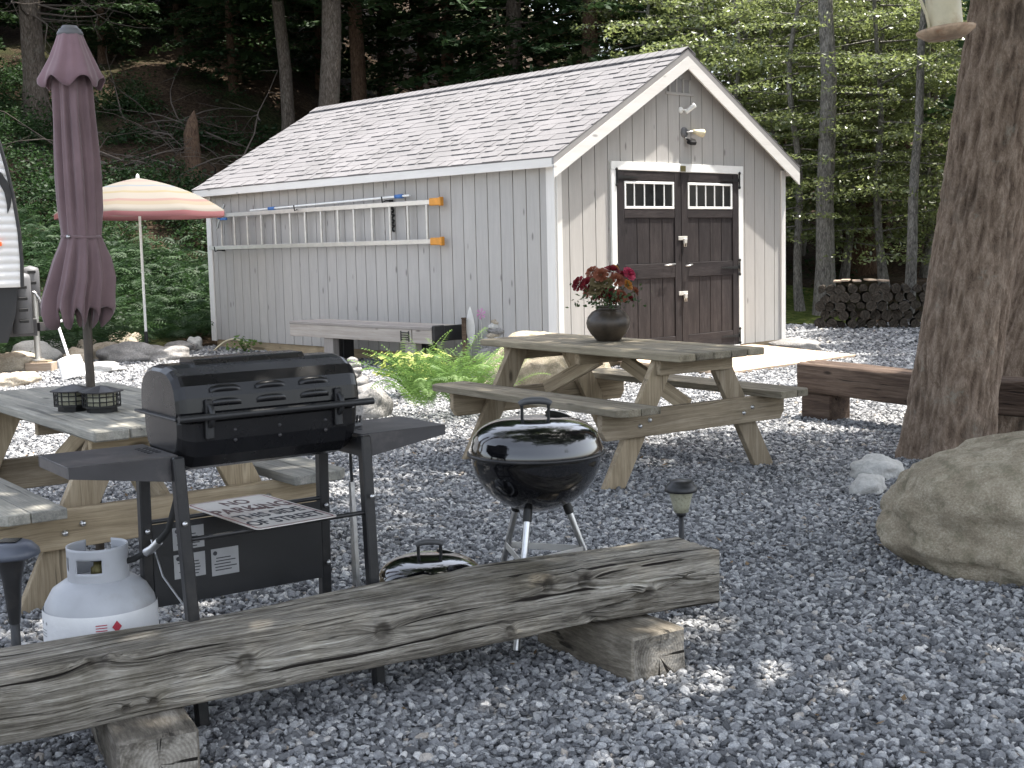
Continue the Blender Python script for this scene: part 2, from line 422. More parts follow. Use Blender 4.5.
def m_bark(name, a, b, c, s=1., lichen=.35):
    t = NT(name); v = t.n('TexCoord').outputs['Object']
    w = t.n('VectorMath', operation='ADD', inp={0: v, 1: t.n('VectorMath', operation='SCALE', inp={0: t.n('TexNoise', inp={'Vector': v, 'Scale': 6 * s, 'Detail': 3}).outputs['Color'], 'Scale': .09 / s}).outputs[0]}).outputs[0]
    n1 = t.noise(t.mapping(w, (30 * s, 30 * s, 7 * s)), 1, 8, .75)
    vo = t.voro(t.mapping(w, (44 * s, 44 * s, 9 * s)), 1., 'DISTANCE_TO_EDGE')
    f = t.math('MULTIPLY_ADD', t.math('MINIMUM', vo, .3), .55, t.math('MULTIPLY', n1, .8))
    cc = t.ramp(f, [(.3, a), (.48, b), (.72, c)])
    li = t.ramp(t.noise(v, 5 * s, 7, .75), [(.56, (0, 0, 0)), (.68, (1, 1, 1))])
    cc = t.mix(t.math('MULTIPLY', li, lichen), cc, (.2, .205, .165))
    return t.out(cc, .92, t.bump(f, .9, .03 / s), spec=.15)
def m_endgrain():
    t = NT('weathered_end_grain'); v = t.attr(); s = t.n('SeparateXYZ', inp={0: v}); y, z = s.outputs[1], s.outputs[2]
    r = t.math('SQRT', t.math('ADD', t.math('MULTIPLY', y, y), t.math('MULTIPLY', z, z))); n = t.noise(v, 14, 5, .7)
    ring = t.math('SINE', t.math('MULTIPLY_ADD', r, 620., t.math('MULTIPLY', n, 16.)))
    an = t.math('ARCTAN2', y, z); ck = t.noise(t.n('CombineXYZ', inp={0: t.math('MULTIPLY', an, 3.4), 1: t.math('MULTIPLY', r, 3.), 2: t.math('MULTIPLY', n, .3)}).outputs[0], 1.2, 2, .5)
    c = t.ramp(t.math('MULTIPLY_ADD', ring, .045, n), [(.3, (.10, .088, .07)), (.5, (.22, .2, .17)), (.7, (.37, .345, .30))])
    bl = t.noise(v, 9, 5, .7); c = t.mix(t.math('MULTIPLY', t.ramp(bl, [(.5, (0, 0, 0)), (.62, (1, 1, 1))]), .75), c, (.04, .034, .028))
    k = t.ramp(ck, [(.355, (1, 1, 1)), (.385, (0, 0, 0))]); c = t.mix(k, c, (.014, .012, .01))
    return t.out(c, .9, t.bump(t.math('SUBTRACT', n, k), .9, .01), spec=.2)
M['end_grain'] = m_endgrain()
def m_bigbark():
    t = NT('deeply_furrowed_bark'); v = t.n('TexCoord').outputs['Object']; d = t.attr('rnd', 'Fac')
    w = t.n('VectorMath', operation='ADD', inp={0: v, 1: t.n('VectorMath', operation='SCALE', inp={0: t.n('TexNoise', inp={'Vector': v, 'Scale': 7, 'Detail': 3}).outputs['Color'], 'Scale': .07}).outputs[0]}).outputs[0]
    n1 = t.noise(t.mapping(w, (42, 42, 11)), 1, 8, .75); n2 = t.noise(t.mapping(w, (150, 150, 55)), 1, 4, .7)
    f = t.math('ADD', t.math('MULTIPLY', d, .26), t.math('MULTIPLY_ADD', n1, .56, t.math('MULTIPLY', n2, .30)))
    c = t.ramp(f, [(.28, (.018, .013, .010)), (.46, (.10, .07, .051)), (.6, (.225, .165, .122)), (.76, (.40, .315, .245))])
    c = t.mix(t.math('MULTIPLY', t.ramp(t.noise(v, 5, 7, .78), [(.58, (0, 0, 0)), (.66, (1, 1, 1))]), .45), c, (.30, .30, .25))
    c = t.mix(t.math('MULTIPLY', t.ramp(t.noise(v, 2.2, 6, .75), [(.52, (0, 0, 0)), (.64, (1, 1, 1))]), .4), c, (.07, .06, .05))
    return t.out(c, .93, t.bump(t.math('ADD', n1, t.math('MULTIPLY', n2, .5)), 1., .02), spec=.15)
M['bark_big'] = m_bigbark()
M['bark'] = m_bark('brown_bark', (.06, .046, .038), (.21, .168, .138), (.42, .35, .30), 1., .3)
M['bark_far'] = m_bark('forest_bark', (.045, .036, .028), (.11, .09, .072), (.21, .18, .15), .7, .3)
M['bark_pale'] = m_bark('pale_grey_bark', (.06, .056, .05), (.17, .16, .142), (.33, .315, .28), .8, .45)
M['bark_red'] = m_bark('reddish_bark', (.04, .025, .017), (.10, .064, .042), (.17, .115, .08), .7, .15)
M['log'] = m_bark('log_wood', (.02, .017, .014), (.06, .05, .04), (.13, .11, .09), .8, .2)

def m_stone():
    t = NT('gravel_stone'); r = t.attr('srnd', 'Fac', 'INSTANCER')
    c = t.ramp(r, [(0, (.10, .103, .108)), (.3, (.225, .229, .237)), (.65, (.375, .38, .388)), (.88, (.50, .505, .51)), (.97, (.70, .69, .67)), (1, (.42, .36, .30))])
    v = t.n('TexCoord').outputs['Object']
    f = t.noise(v, 1.7, 4, .7)
    c = t.mix(1., c, t.ramp(f, [(.3, (.72, .72, .74)), (.7, (1.25, 1.24, 1.22))]), 'MULTIPLY')
    return t.out(c, .8, t.bump(f, .5, .3), spec=.3)
M['stone'] = m_stone()
def m_gravel():
    t = NT('gravel_bed'); v = t.n('TexCoord').outputs['Object']
    nd = t.n('TexVoronoi', feature='F1', inp={'Vector': v, 'Scale': 34.})
    sep = t.n('SeparateColor', inp={0: nd.outputs['Color']})
    c = t.ramp(sep.outputs[0], [(0, (.11, .115, .125)), (.4, (.22, .228, .245)), (.75, (.34, .348, .365)), (.93, (.48, .48, .485)), (1, (.62, .61, .6))])
    big = t.noise(v, .55, 5, .6)
    c = t.mix(1., c, t.ramp(big, [(.3, (.78, .78, .8)), (.7, (1.2, 1.18, 1.14))]), 'MULTIPLY')
    e = t.voro(v, 34., 'DISTANCE_TO_EDGE')
    c = t.mix(t.ramp(e, [(0, (1, 1, 1)), (.12, (0, 0, 0))]), c, (.07, .072, .08))
    return t.out(c, .85, t.bump(t.math('ADD', t.math('MINIMUM', e, .25), t.math('MULTIPLY', sep.outputs[1], .3)), 1., .03), spec=.25)
M['gravel'] = m_gravel()
def m_forest():
    t = NT('forest_floor'); v = t.n('TexCoord').outputs['Object']
    f = t.noise(v, 1.1, 8, .7); g = t.noise(v, 14, 6, .75)
    c = t.ramp(t.math('MULTIPLY_ADD', g, .6, t.math('MULTIPLY', f, .4)), [(.36, (.018, .013, .009)), (.5, (.055, .037, .024)), (.62, (.12, .085, .055))])
    gr = t.noise(v, .35, 5, .6)
    c = t.mix(t.math('MULTIPLY', t.ramp(gr, [(.5, (0, 0, 0)), (.62, (1, 1, 1))]), .6), c, t.ramp(g, [(.4, (.018, .035, .01)), (.65, (.07, .10, .03))]))
    return t.out(c, .95, t.bump(g, 1., .12), spec=.1)
M['forest'] = m_forest()
def m_lawn():
    t = NT('mossy_grass'); v = t.n('TexCoord').outputs['Object']
    g = t.noise(v, 9, 6, .7)
    return t.out(t.ramp(g, [(.35, (.035, .055, .012)), (.55, (.09, .115, .028)), (.68, (.2, .165, .06))]), .95, t.bump(g, 1., .08), spec=.1)
M['lawn'] = m_lawn()
def m_shingle():
    t = NT('grey_shingles'); rn = t.attr('rnd', 'Fac'); v = t.attr()
    c = t.ramp(rn, [(0, (.168, .163, .164)), (.5, (.177, .172, .173)), (1, (.187, .182, .183))])
    g = t.noise(v, 160, 3, .7)
    c = t.mix(1., c, t.ramp(g, [(.3, (.75, .75, .75)), (.7, (1.2, 1.2, 1.2))]), 'MULTIPLY')
    c = t.mix(1., c, t.ramp(t.noise(v, 1.2, 5, .6), [(.3, (.86, .86, .86)), (.7, (1.08, 1.07, 1.08))]), 'MULTIPLY')
    return t.out(c, .92, t.bump(g, .4, .004), spec=.15)
M['shingle'] = m_shingle()
def m_stripes():
    t = NT('striped_parasol_cloth'); rn = t.attr('rnd', 'Fac')
    W = (.23, .212, .185)
    st = [(0, W), (.15, (.22, .165, .155)), (.19, W), (.33, (.17, .19, .21)), (.37, W), (.50, (.22, .19, .13)), (.55, W), (.68, (.22, .15, .135)), (.73, (.22, .19, .145)), (.80, W), (.91, (.23, .105, .11)), (.965, (.22, .16, .15))]
    c = t.ramp(rn, st, 'CONSTANT')
    d = t.n('BsdfDiffuse', inp={'Color': c}); tr = t.n('BsdfTranslucent', inp={'Color': c})
    mx = t.n('MixShader', inp={0: .3, 1: d.outputs[0], 2: tr.outputs[0]})
    t.t.links.new(mx.outputs[0], t.o.inputs['Surface']); return t.m
M['stripes'] = m_stripes()
def m_corr():
    t = NT('white_corrugated_siding'); return t.out((.62, .61, .59), .4, None, 0)
M['camper'] = m_plain('white_camper_siding', (.62, .61, .59), .4, var=.05, scale=3)
def m_flower(name, a, b): return m_leaf(name, a, b, .2)
M['f_red'] = m_flower('dark_red_petals', (.10, .008, .012), (.22, .02, .03)); M['f_pink'] = m_flower('crimson_petals', (.28, .02, .06), (.42, .05, .10))
M['f_orange'] = m_flower('amber_petals', (.3, .12, .02), (.45, .22, .04)); M['f_rust'] = m_flower('rust_petals', (.16, .05, .025), (.28, .10, .06))
M['f_olive'] = m_flower('dried_olive_petals', (.10, .08, .035), (.2, .16, .08))
M['f_leaf'] = m_leaf('bouquet_leaves', (.02, .04, .015), (.06, .09, .035), .2)

# ================================================================== THE SETTING
TH = .7556
SHED_O = Vector((.49553, 13.56337, 0))
SU = Vector((math.cos(TH), math.sin(TH), 0)); SV = Vector((-math.sin(TH), math.cos(TH), 0))
def SH(u, v, z=0.): return SHED_O + SU * u + SV * v + Vector((0, 0, z))

def edge(x): return np.interp(x, [-30, -8, -6, -4.6, -1.2, 3, 4.6, 6.5, 12, 40], [15.2, 16.2, 17.3, 18.9, 22.8, 22.6, 20.9, 20.6, 19.6, 17])
def hz_np(x, y):
    d = np.maximum(0, y - edge(x)); s = np.interp(x, [-10, -1, 5, 20], [.42, .37, .2, .17])
    return s * d * d / (d + 1.2)
def hz(x, y):
    d = max(0., y - float(edge(x)))
    return float(hz_np(x, y)) + .28 * min(1, d / 2.5) * noise.noise(Vector((x * .5, y * .5, 3))) - .03
# one ground sheet: flat yard, wooded slope behind
xs = np.concatenate([np.linspace(-170, -24, 16), np.linspace(-22, 22, 89), np.linspace(24, 170, 16)])
ys = np.concatenate([np.linspace(-120, 10, 18), np.linspace(11, 46, 88), np.linspace(48, 190, 30)])
V = []; F = []
for j, y in enumerate(ys):
    for i, x in enumerate(xs): V.append((x, y, hz(x, min(y, 75))))
nx = len(xs)
for j in range(len(ys) - 1):
    for i in range(nx - 1): F.append((j * nx + i, j * nx + i + 1, (j + 1) * nx + i + 1, (j + 1) * nx + i))
kind(npmesh('ground', V, F, M['forest'], smooth=True), 'structure')
# gravel yard, 30 mm above the earth
gx = np.linspace(-18, 18, 73); V = []; F = []; NY = 30
for i, x in enumerate(gx):
    top = float(edge(x)) - .25 + .25 * noise.noise(Vector((x * 1.3, 0, 7)))
    if x > 3.4: top += .0
    for j in range(NY + 1): V.append((x, -12 + (top + 12) * j / NY, 0))
for i in range(len(gx) - 1):
    for j in range(NY): F.append((i * (NY + 1) + j, (i + 1) * (NY + 1) + j, (i + 1) * (NY + 1) + j + 1, i * (NY + 1) + j + 1))
kind(npmesh('gravel_yard', V, F, M['gravel']), 'structure')
# mossy grass behind the yard, right of the shed
V = []; F = []; n = 14
for i in range(n):
    for j in range(n):
        x = 1.5 + 4.2 * i / (n - 1); y0 = float(edge(x)) - .35; y = y0 + 3.4 * j / (n - 1); V.append((x, y, hz(x, y) + .05))
for i in range(n - 1):
    for j in range(n - 1): F.append((i * n + j, (i + 1) * n + j, (i + 1) * n + j + 1, i * n + j + 1))
kind(npmesh('grass_verge', V, F, M['lawn'], smooth=True), 'structure')

# ---- loose crushed stones lying on the yard (uncountable: one object, instanced with geometry nodes)
def gravel_stones():
    P = []; S = []
    def scatter(y0, y1, dens, smin, smax, zj):
        wmax = .40 * y1 + .9
        n = int(dens * 2 * wmax * (y1 - y0))
        x = RNG.uniform(-wmax, wmax, n); y = RNG.uniform(y0, y1, n)
        k = (np.abs(x) < .40 * y + .9) & (y < edge(x) - .3)
        d = (np.stack([x - SHED_O.x, y - SHED_O.y], 1)); uu = d @ np.array(SU[:2]); vv = d @ np.array(SV[:2])
        k &= ~((uu > 0) & (uu < 4.1) & (vv > 0) & (vv < 7.0))
        x, y = x[k], y[k]; s = RNG.uniform(0, 1, len(x)) ** 2.2 * (smax - smin) + smin
        P.append(np.stack([x, y, RNG.uniform(0, zj, len(x)) + s * .15], 1)); S.append(s)
    scatter(2.4, 4.6, 5200, .0055, .0165, .009)
    scatter(4.6, 7.5, 3900, .006, .0165, .009)
    scatter(7.5, 11., 1800, .008, .0185, .008)
    scatter(11., 16., 640, .012, .023, .006)
    scatter(16., 21., 180, .018, .032, .006)
    P = np.concatenate(P); S = np.concatenate(S); n = len(P)
    me = bpy.data.meshes.new('gravel_stones'); me.vertices.add(n); me.vertices.foreach_set('co', P.astype(np.float32).ravel())
    for nm, a in (('sc', S), ('srnd', RNG.uniform(0, 1, n))):
        at = me.attributes.new(nm, 'FLOAT', 'POINT'); at.data.foreach_set('value', a.astype(np.float32))
    rot = np.stack([RNG.normal(0, .45, n), RNG.normal(0, .45, n), RNG.uniform(0, 6.28, n)], 1)
    at = me.attributes.new('ro', 'FLOAT_VECTOR', 'POINT'); at.data.foreach_set('vector', rot.astype(np.float32).ravel())
    at = me.attributes.new('ix', 'INT', 'POINT'); at.data.foreach_set('value', RNG.integers(0, 14, n).astype(np.int32))
    me.materials.append(M['stone']); me.update()
    o = bpy.data.objects.new('gravel_stones', me); col.objects.link(o); kind(o, 'stuff')
    ng = bpy.data.node_groups.new('stone_scatter', 'GeometryNodeTree')
    ng.interface.new_socket('Geometry', in_out='INPUT', socket_type='NodeSocketGeometry')
    ng.interface.new_socket('Geometry', in_out='OUTPUT', socket_type='NodeSocketGeometry')
    N = ng.nodes.new; L = ng.links.new
    gi = N('NodeGroupInput'); go = N('NodeGroupOutput'); jn = N('GeometryNodeJoinGeometry')
    for i in range(14):
        ic = N('GeometryNodeMeshIcoSphere'); ic.inputs['Radius'].default_value = 1; ic.inputs['Subdivisions'].default_value = 2 if i < 9 else 1
        rv = N('FunctionNodeRandomValue'); rv.data_type = 'FLOAT_VECTOR'; rv.inputs[0].default_value = (-.3,) * 3; rv.inputs[1].default_value = (.3,) * 3; rv.inputs['Seed'].default_value = i
        sp = N('GeometryNodeSetPosition'); L(ic.outputs[0], sp.inputs[0]); L(rv.outputs[0], sp.inputs['Offset'])
        tr = N('GeometryNodeTransform'); L(sp.outputs[0], tr.inputs[0])
        rr = random.Random(i); tr.inputs['Scale'].default_value = (rr.uniform(.95, 1.35), rr.uniform(.7, .95), rr.uniform(.45, .7))
        ch = N('GeometryNodeConvexHull'); L(tr.outputs[0], ch.inputs[0])
        sm = N('GeometryNodeSetMaterial'); sm.inputs['Material'].default_value = M['stone']; L(ch.outputs[0], sm.inputs[0])
        g2 = N('GeometryNodeGeometryToInstance'); L(sm.outputs[0], g2.inputs[0]); L(g2.outputs[0], jn.inputs[0])
    def na(nm, ty):
        a = N('GeometryNodeInputNamedAttribute'); a.data_type = ty; a.inputs[0].default_value = nm; return a.outputs[0]
    ip = N('GeometryNodeInstanceOnPoints'); L(gi.outputs[0], ip.inputs['Points']); L(jn.outputs[0], ip.inputs['Instance'])
    ip.inputs['Pick Instance'].default_value = True; L(na('ix', 'INT'), ip.inputs['Instance Index'])
    e2r = N('FunctionNodeEulerToRotation'); L(na('ro', 'FLOAT_VECTOR'), e2r.inputs[0]); L(e2r.outputs[0], ip.inputs['Rotation']); L(na('sc', 'FLOAT'), ip.inputs['Scale'])
    L(ip.outputs[0], go.inputs[0])
    md = o.modifiers.new('scatter', 'NODES'); md.node_group = ng
gravel_stones()

# ---- leaves
def leaves(P, Nrm, ln, wd):
    """diamond leaves: P centres, Nrm normals, lengths, widths -> V, F"""
    n = len(P); a = RNG.normal(size=(n, 3)); Nrm = Nrm / np.linalg.norm(Nrm, axis=1, keepdims=True)
    a -= Nrm * (a * Nrm).sum(1, keepdims=True); a /= np.linalg.norm(a, axis=1, keepdims=True); b = np.cross(Nrm, a)
    ln = ln[:, None] / 2; wd = wd[:, None] / 2
    V = np.stack([P - a * ln, P + b * wd - a * ln * .15 - Nrm * wd * .25, P + a * ln, P - b * wd - a * ln * .15 - Nrm * wd * .25], 1).reshape(-1, 3)
    return V, np.arange(n * 4).reshape(n, 4)
def spray_points(base, tip, n, half, droop):
    """points on a flat spray between base and tip"""
    base, tip = np.array(base), np.array(tip); d = tip - base; L = np.linalg.norm(d); h = np.array([-d[1], d[0], 0]); h /= (np.linalg.norm(h) + 1e-9)
    t = RNG.uniform(.12, 1, n) ** .8; w = RNG.uniform(-1, 1, n) * half * np.sin(np.pi * np.clip(t, .1, .95)) ** .7
    p = base + d * t[:, None] + h * w[:, None]; p[:, 2] -= droop * t ** 2 * L + .12 * np.abs(w) + RNG.uniform(-.06, .06, n)
    return p
def crown_mesh(H, z0, rmax, nb, per, lsize, mat, shape, tilt, droop, half=.55, twigs=None):
    P = []; tw = MB()
    for i in range(nb):
        t = (i + RNG.uniform()) / nb; z = z0 + (H - z0) * t
        L = rmax * shape(t) * RNG.uniform(.65, 1.1) + .15; az = i * 2.4 + RNG.uniform(-.5, .5)
        tip = (L * math.cos(az), L * math.sin(az), z + RNG.uniform(-.25, .35) * L * .6)
        P.append(spray_points((0, 0, z), tip, max(6, int(per * L / rmax)), half * L ** .7, droop))
        k = [Vector((0, 0, z)), Vector((tip[0] * .5, tip[1] * .5, (z + tip[2]) / 2 - droop * .25 * L)), Vector((tip[0], tip[1], tip[2] - droop * L))]
        tw.tube(k, [.012 + .004 * L, .009, .003], 4, False)
    P = np.concatenate(P); n = len(P); N = RNG.normal(0, tilt, (n, 3)); N[:, 2] += 1
    cl = np.array([noise.noise(Vector(p) * .9) for p in P])
    V, F = leaves(P, N, lsize * RNG.uniform(.7, 1.35, n), lsize * RNG.uniform(.4, .62, n))
    rn = np.repeat(np.clip(.5 + cl * .7 + RNG.normal(0, .22, n), 0, 1), 4)
    return V, F, rn, tw
def crown_data(name, mat, *a, **k):
    V, F, rn, tw = crown_mesh(*a, mat, **k) if False else crown_mesh(*a[:6], mat, *a[6:], **k)
    o = npmesh(name, V, F, mat, rnd=rn); me = o.data; bpy.data.objects.remove(o)
    return me, tw
cone = lambda t: (1 - t) ** .8 * (.35 + .65 * min(1, t * 6))
dome = lambda t: math.sin(math.pi * min(.97, .18 + .8 * t)) ** .7
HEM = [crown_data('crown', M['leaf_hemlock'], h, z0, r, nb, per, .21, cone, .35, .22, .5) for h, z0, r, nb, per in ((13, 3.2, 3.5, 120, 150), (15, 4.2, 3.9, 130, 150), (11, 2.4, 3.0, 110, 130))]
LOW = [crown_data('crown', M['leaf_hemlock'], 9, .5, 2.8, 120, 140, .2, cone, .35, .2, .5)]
BEE = [crown_data('crown', M['leaf_beech'], h, z0, r, nb, per, .095, dome, .55, .07, .62) for h, z0, r, nb, per in ((7.5, 1.1, 2.7, 46, 300), (6.2, .7, 2.2, 40, 280), (9, 1.8, 3.0, 52, 300))]

def trunk_mb(H, r, bend=.15, seed=0, n=10, flare=1.35, lean=(0, 0)):
    mb = MB(); pts = []; rs = []
    K = 14
    for i in range(K + 1):
        t = i / K; z = H * t
        pts.append((bend * noise.noise(Vector((seed, z * .35, 0))) + lean[0] * z, bend * noise.noise(Vector((seed + 9, z * .35, 4))) + lean[1] * z, z))
        rs.append(r * (1 - .7 * t) * (1 + (flare - 1) * math.exp(-z / .35)))
    mb.tube(pts, rs, n); return mb
def tree(x, y, H, r, crown, bark, label, cat='tree', group=None, name='forest_tree', rz=0., sc=1., lean=(0, 0), bend=.15, twigs=True):
    z = hz(x, y) - .08
    t = thing(name, label, cat, (x, y, z), rz, group)
    mb = trunk_mb(H, r, bend, x * 3 + y, lean=lean)
    if crown:
        me, tw = crown
        s = H / {id(HEM[0][0]): 13, id(HEM[1][0]): 15, id(HEM[2][0]): 11, id(LOW[0][0]): 9, id(BEE[0][0]): 7.5, id(BEE[1][0]): 6.2, id(BEE[2][0]): 9}[id(me)]
        if twigs: mb.raw([Vector(p) * s for p in tw.V], tw.F, True)
        c = bpy.data.objects.new('crown', me); col.objects.link(c); c.parent = t; c.scale = (s, s, s)
    mb.build('trunk', M[bark], t)
    return t

def hill(px, D):
    x = (px - 512) / CAM_F * D; return x, D
def T(px, D, *a, **k): x, y = hill(px, D); return tree(x, y, *a, **k)
# trunks one can tell apart
tA = T(50, 27, 15, .25, HEM[1], 'bark_far', 'tall brown trunk on the slope directly behind the folded plum umbrella')
T(296, 28, 15, .15, HEM[0], 'bark_far', 'slim pale brown trunk left of the thick trunk above the shed roof', lean=(-.01, 0))
T(341, 26.5, 16, .235, HEM[1], 'bark_far', 'thick brown trunk rising just above the far end of the shed roof')
T(368, 30, 15, .19, HEM[0], 'bark_red', 'dark reddish trunk just right of the thick trunk above the shed roof')
T(455, 31, 14, .17, HEM[2], 'bark_red', 'dark trunk on the shaded slope above the middle of the shed roof')
T(650, 31, 13, .13, HEM[2], 'bark_red', 'thin dark leaning trunk behind the shed roof ridge', lean=(.03, 0))
T(826, 21.6, 14, .165, None, 'bark_pale', 'grey barked straight trunk standing at the left end of the woodpile', lean=(.012, 0), bend=.25)
T(862, 26, 16, .32, None, 'bark_red', 'thick reddish trunk behind the grey trunk and the woodpile')
T(912, 20.9, 9, .095, None, 'bark_pale', 'slender pale curving trunk rising behind the middle of the woodpile', lean=(.012, 0), bend=.5)
T(905, 30, 13, .16, HEM[2], 'bark_red', 'dark thin trunk deep in the woods behind the pale curving trunk')
for i, (px, D, r, b_) in enumerate(((702, 29, .09, 'bark_red'), (752, 27.5, .06, 'bark_far'), (786, 30, .12, 'bark_red'), (842, 29, .08, 'bark_far'), (884, 27, .07, 'bark_red'), (934, 25.5, .09, 'bark_far'), (960, 29, .13, 'bark_red'))):
    T(px, D, 13, r, None, b_, 'thin straight dark trunk among the leaves behind the woodpile and shed gable', group='thin trunks in the right woods', lean=(.012 * math.sin(i * 2.), 0))
# broken stump
x, y = hill(201, 25.5); t = thing('broken_stump', 'broken dead stump with a jagged top on the dark slope left of the shed', 'tree stump', (x, y, hz(x, y) - .1))
mb = MB(); mb.tube([(0, 0, 0), (.03, 0, .5), (.02, 0, .9), (.06, 0, 1.15), (.1, 0, 1.35)], [.2, .16, .15, .1, .01], 9); mb.build('trunk', M['bark_red'], t)
# hemlocks that tower over the slope
k = 0
for (px, D, H) in ((-120, 24, 13), (-60, 33, 15), (22, 41, 14), (150, 41, 15), (215, 42, 14), (255, 44, 15), (395, 36, 15), (490, 35, 14), (520, 28.5, 12),
                   (545, 41, 15), (585, 34, 13), (600, 27.2, 11), (700, 40, 15), (760, 42, 14), (810, 44, 15), (880, 40, 15), (950, 40, 14), (1010, 41, 15), (1250, 37, 13), (330, 38, 15), (440, 43, 15), (640, 45, 15), (70, 45, 15), (1130, 42, 14), (930, 43, 15), (745, 46, 15), (-190, 29, 14)):
    T(px, D, H, .13 + .004 * H + .03 * (k % 3), HEM[k % 3], ('bark_far', 'bark_red')[k % 2], 'tall dark hemlock in the crowded woods on the slope behind the yard', group='hemlocks on the wooded slope', name='hemlock', rz=k * 1.7); k += 1
for k, (px, D, H) in enumerate(((8, 34, 9), (100, 35, 8), (165, 36.5, 10), (228, 37, 9), (275, 35, 9), (130, 40, 10), (430, 33, 9), (-40, 30, 8), (60, 37, 10), (195, 34, 8), (120, 31.5, 6.5), (245, 31, 7), (300, 38, 10), (330, 34, 8))):
    T(px, D, H, .1, LOW[0], 'bark_red', 'low dense evergreen with branches to the ground high on the slope', group='low evergreens high on the slope', name='evergreen', rz=k * 1.9)
for k, (px, D, H) in enumerate(((690, 27.5, 8), (735, 23.8, 6.3), (800, 22.3, 6.8), (880, 22.2, 6.6), (870, 28, 9), (945, 27.5, 8.5), (652, 26, 6.5), (705, 25, 7), (745, 27, 8), (775, 24.2, 6.5), (800, 27, 8), (846, 24.5, 7.2), (888, 23.6, 6.2), (925, 25, 7.5), (960, 23, 6.5), (720, 30, 9), (790, 31, 9), (850, 30, 9), (990, 27, 8), (1060, 24, 7), (620, 30, 8), (560, 32, 8), (920, 30, 9))):
    T(px, D, H, .05 + .004 * H, BEE[k % 3], 'bark_pale', 'leafy young beech with flat layered pale green sprays at the sunny wood edge', group='young beeches at the wood edge', name='beech_sapling', rz=k * 2.1, bend=.35)

for k, (x, y, H) in enumerate(((9.6, 13.2, 14), (10.8, 16.6, 13), (12.2, 19, 14), (9.0, 17.4, 13), (8.4, 15.0, 12), (9.4, 19.6, 13))):
    tree(x, y, H, .2, HEM[k % 3], 'bark_far', 'tall hemlock in the woods to the right of the gravel yard', group='hemlocks right of the yard', name='hemlock', rz=k * 1.3)
# dry leaves and needles strewn on the gravel
n = 1500; x = RNG.uniform(-4.5, 5, n); y = RNG.uniform(2.6, 14, n); cl = np.array([noise.noise(Vector((a * .8, b * .8, 2))) for a, b in zip(x, y)]); k = (cl > .02) & (np.abs(x) < .42 * y + .8); x, y = x[k], y[k]; n = len(x)
V, F = leaves(np.stack([x, y, np.full(n, .024)], 1), RNG.normal(0, .3, (n, 3)) + np.array([0, 0, 1]), RNG.uniform(.02, .05, n), RNG.uniform(.006, .02, n))
kind(npmesh('dry_leaves', V, F, m_leaf('dry_brown_leaves', (.09, .06, .035), (.30, .21, .12), .2), rnd=np.repeat(RNG.uniform(0, 1, n), 4)), 'stuff')

# ---- big yard tree beside the boulder
def big_trunk(axis, rad, H, seed, nz, nth, name, mat, parent):
    V = []; F = []; DP = []
    for i in range(nz + 1):
        z = H * (i / nz) ** 1.15; c = axis(z); r0 = rad(z)
        for j in range(nth):
            th = 2 * math.pi * j / nth; d = Vector((math.cos(th), math.sin(th), 0))
            q = Vector((d.x * r0 * 1.0, d.y * r0 * 1.0, z * .2)); w = Vector((noise.noise(q * 5 + Vector((seed, 0, 0))), noise.noise(q * 5 + Vector((0, seed, 9))), 0)) * .05
            rd = 1 - abs(noise.noise((q + w) * 25 + Vector((seed, 1, 0)))) * 2.2; rd2 = noise.noise((q + w) * 48 + Vector((3, seed, 0)))
            lump = noise.noise(Vector((d.x * 1.3, d.y * 1.3, z * .8 + seed)))
            root = math.exp(-z / .3) * .05 * math.cos(5 * th + seed)
            r = r0 * (1 + .06 * lump) + .014 * rd + .009 * rd2 + root * r0 * 2
            V.append(c + d * r); DP.append(max(0, min(1, .5 + .4 * rd + .2 * rd2)))
    for i in range(nz):
        for j in range(nth): F.append((i * nth + j, i * nth + (j + 1) % nth, (i + 1) * nth + (j + 1) % nth, (i + 1) * nth + j))
    return npmesh(name, V, F, M[mat], parent, rnd=DP, smooth=True)
def shade_crown(x0, x1, y0, y1, z0, z1, nspray, per, hole, seed, lsize=.2):
    """foliage of the yard trees: flat sprays spread through the crown, gaps between them"""
    g = np.random.default_rng(seed); P = []; tw = MB(); tips = []
    for i in range(nspray):
        z = g.uniform(z0, z1); x = g.uniform(x0, x1) + z * .344; y = g.uniform(y0, y1) + z * .172
        if noise.noise(Vector(((x - z * .344) * .75, (y - z * .172) * .75, seed))) > hole: continue
        az = g.uniform(0, 6.28); L = g.uniform(.8, 1.5); d = Vector((math.cos(az) * L / 2, math.sin(az) * L / 2, -.08))
        c = Vector((x, y, z)); tips.append(c)
        P.append(spray_points(c - d, c + d, per, .55, .1)); tw.tube([c - d, c + d], [.012, .004], 4, False)
    P = np.concatenate(P); n = len(P); N = g.normal(0, .38, (n, 3)); N[:, 2] += 1
    V, F = leaves(P, N, lsize * g.uniform(.7, 1.3, n), lsize * g.uniform(.45, .65, n))
    return V, F, np.repeat(g.uniform(0, 1, n), 4), tw, tips
def yard_tree(base, axis, rad, label, crown_args, seed, Hc, bark, nz=260, nth=190):
    t = thing('yard_tree', label, 'tree', base)
    big_trunk(axis, rad, Hc, seed, nz, nth, 'trunk', bark, t)
    V, F, rn, tw, tips = shade_crown(*crown_args)
    V = V - np.array(base); npmesh('crown', V, F, M['leaf_canopy'], t, rnd=rn)
    lm = MB(); b = Vector(base)
    for i, c in enumerate(tips[::14]):
        e = c - b; z = max(3.9, min(Hc - .3, e.z - 1.2)); a = axis(z)
        m = (a + e) / 2 + Vector((0, 0, .5)); lm.tube([a, m, e], [.075, .045, .012], 6, False)
    lm.raw([Vector(p) - b for p in tw.V], tw.F, True)
    lm.build('limbs', M['bark'], t)
    return t
yb = Vector((2.66, 7.85, 0))
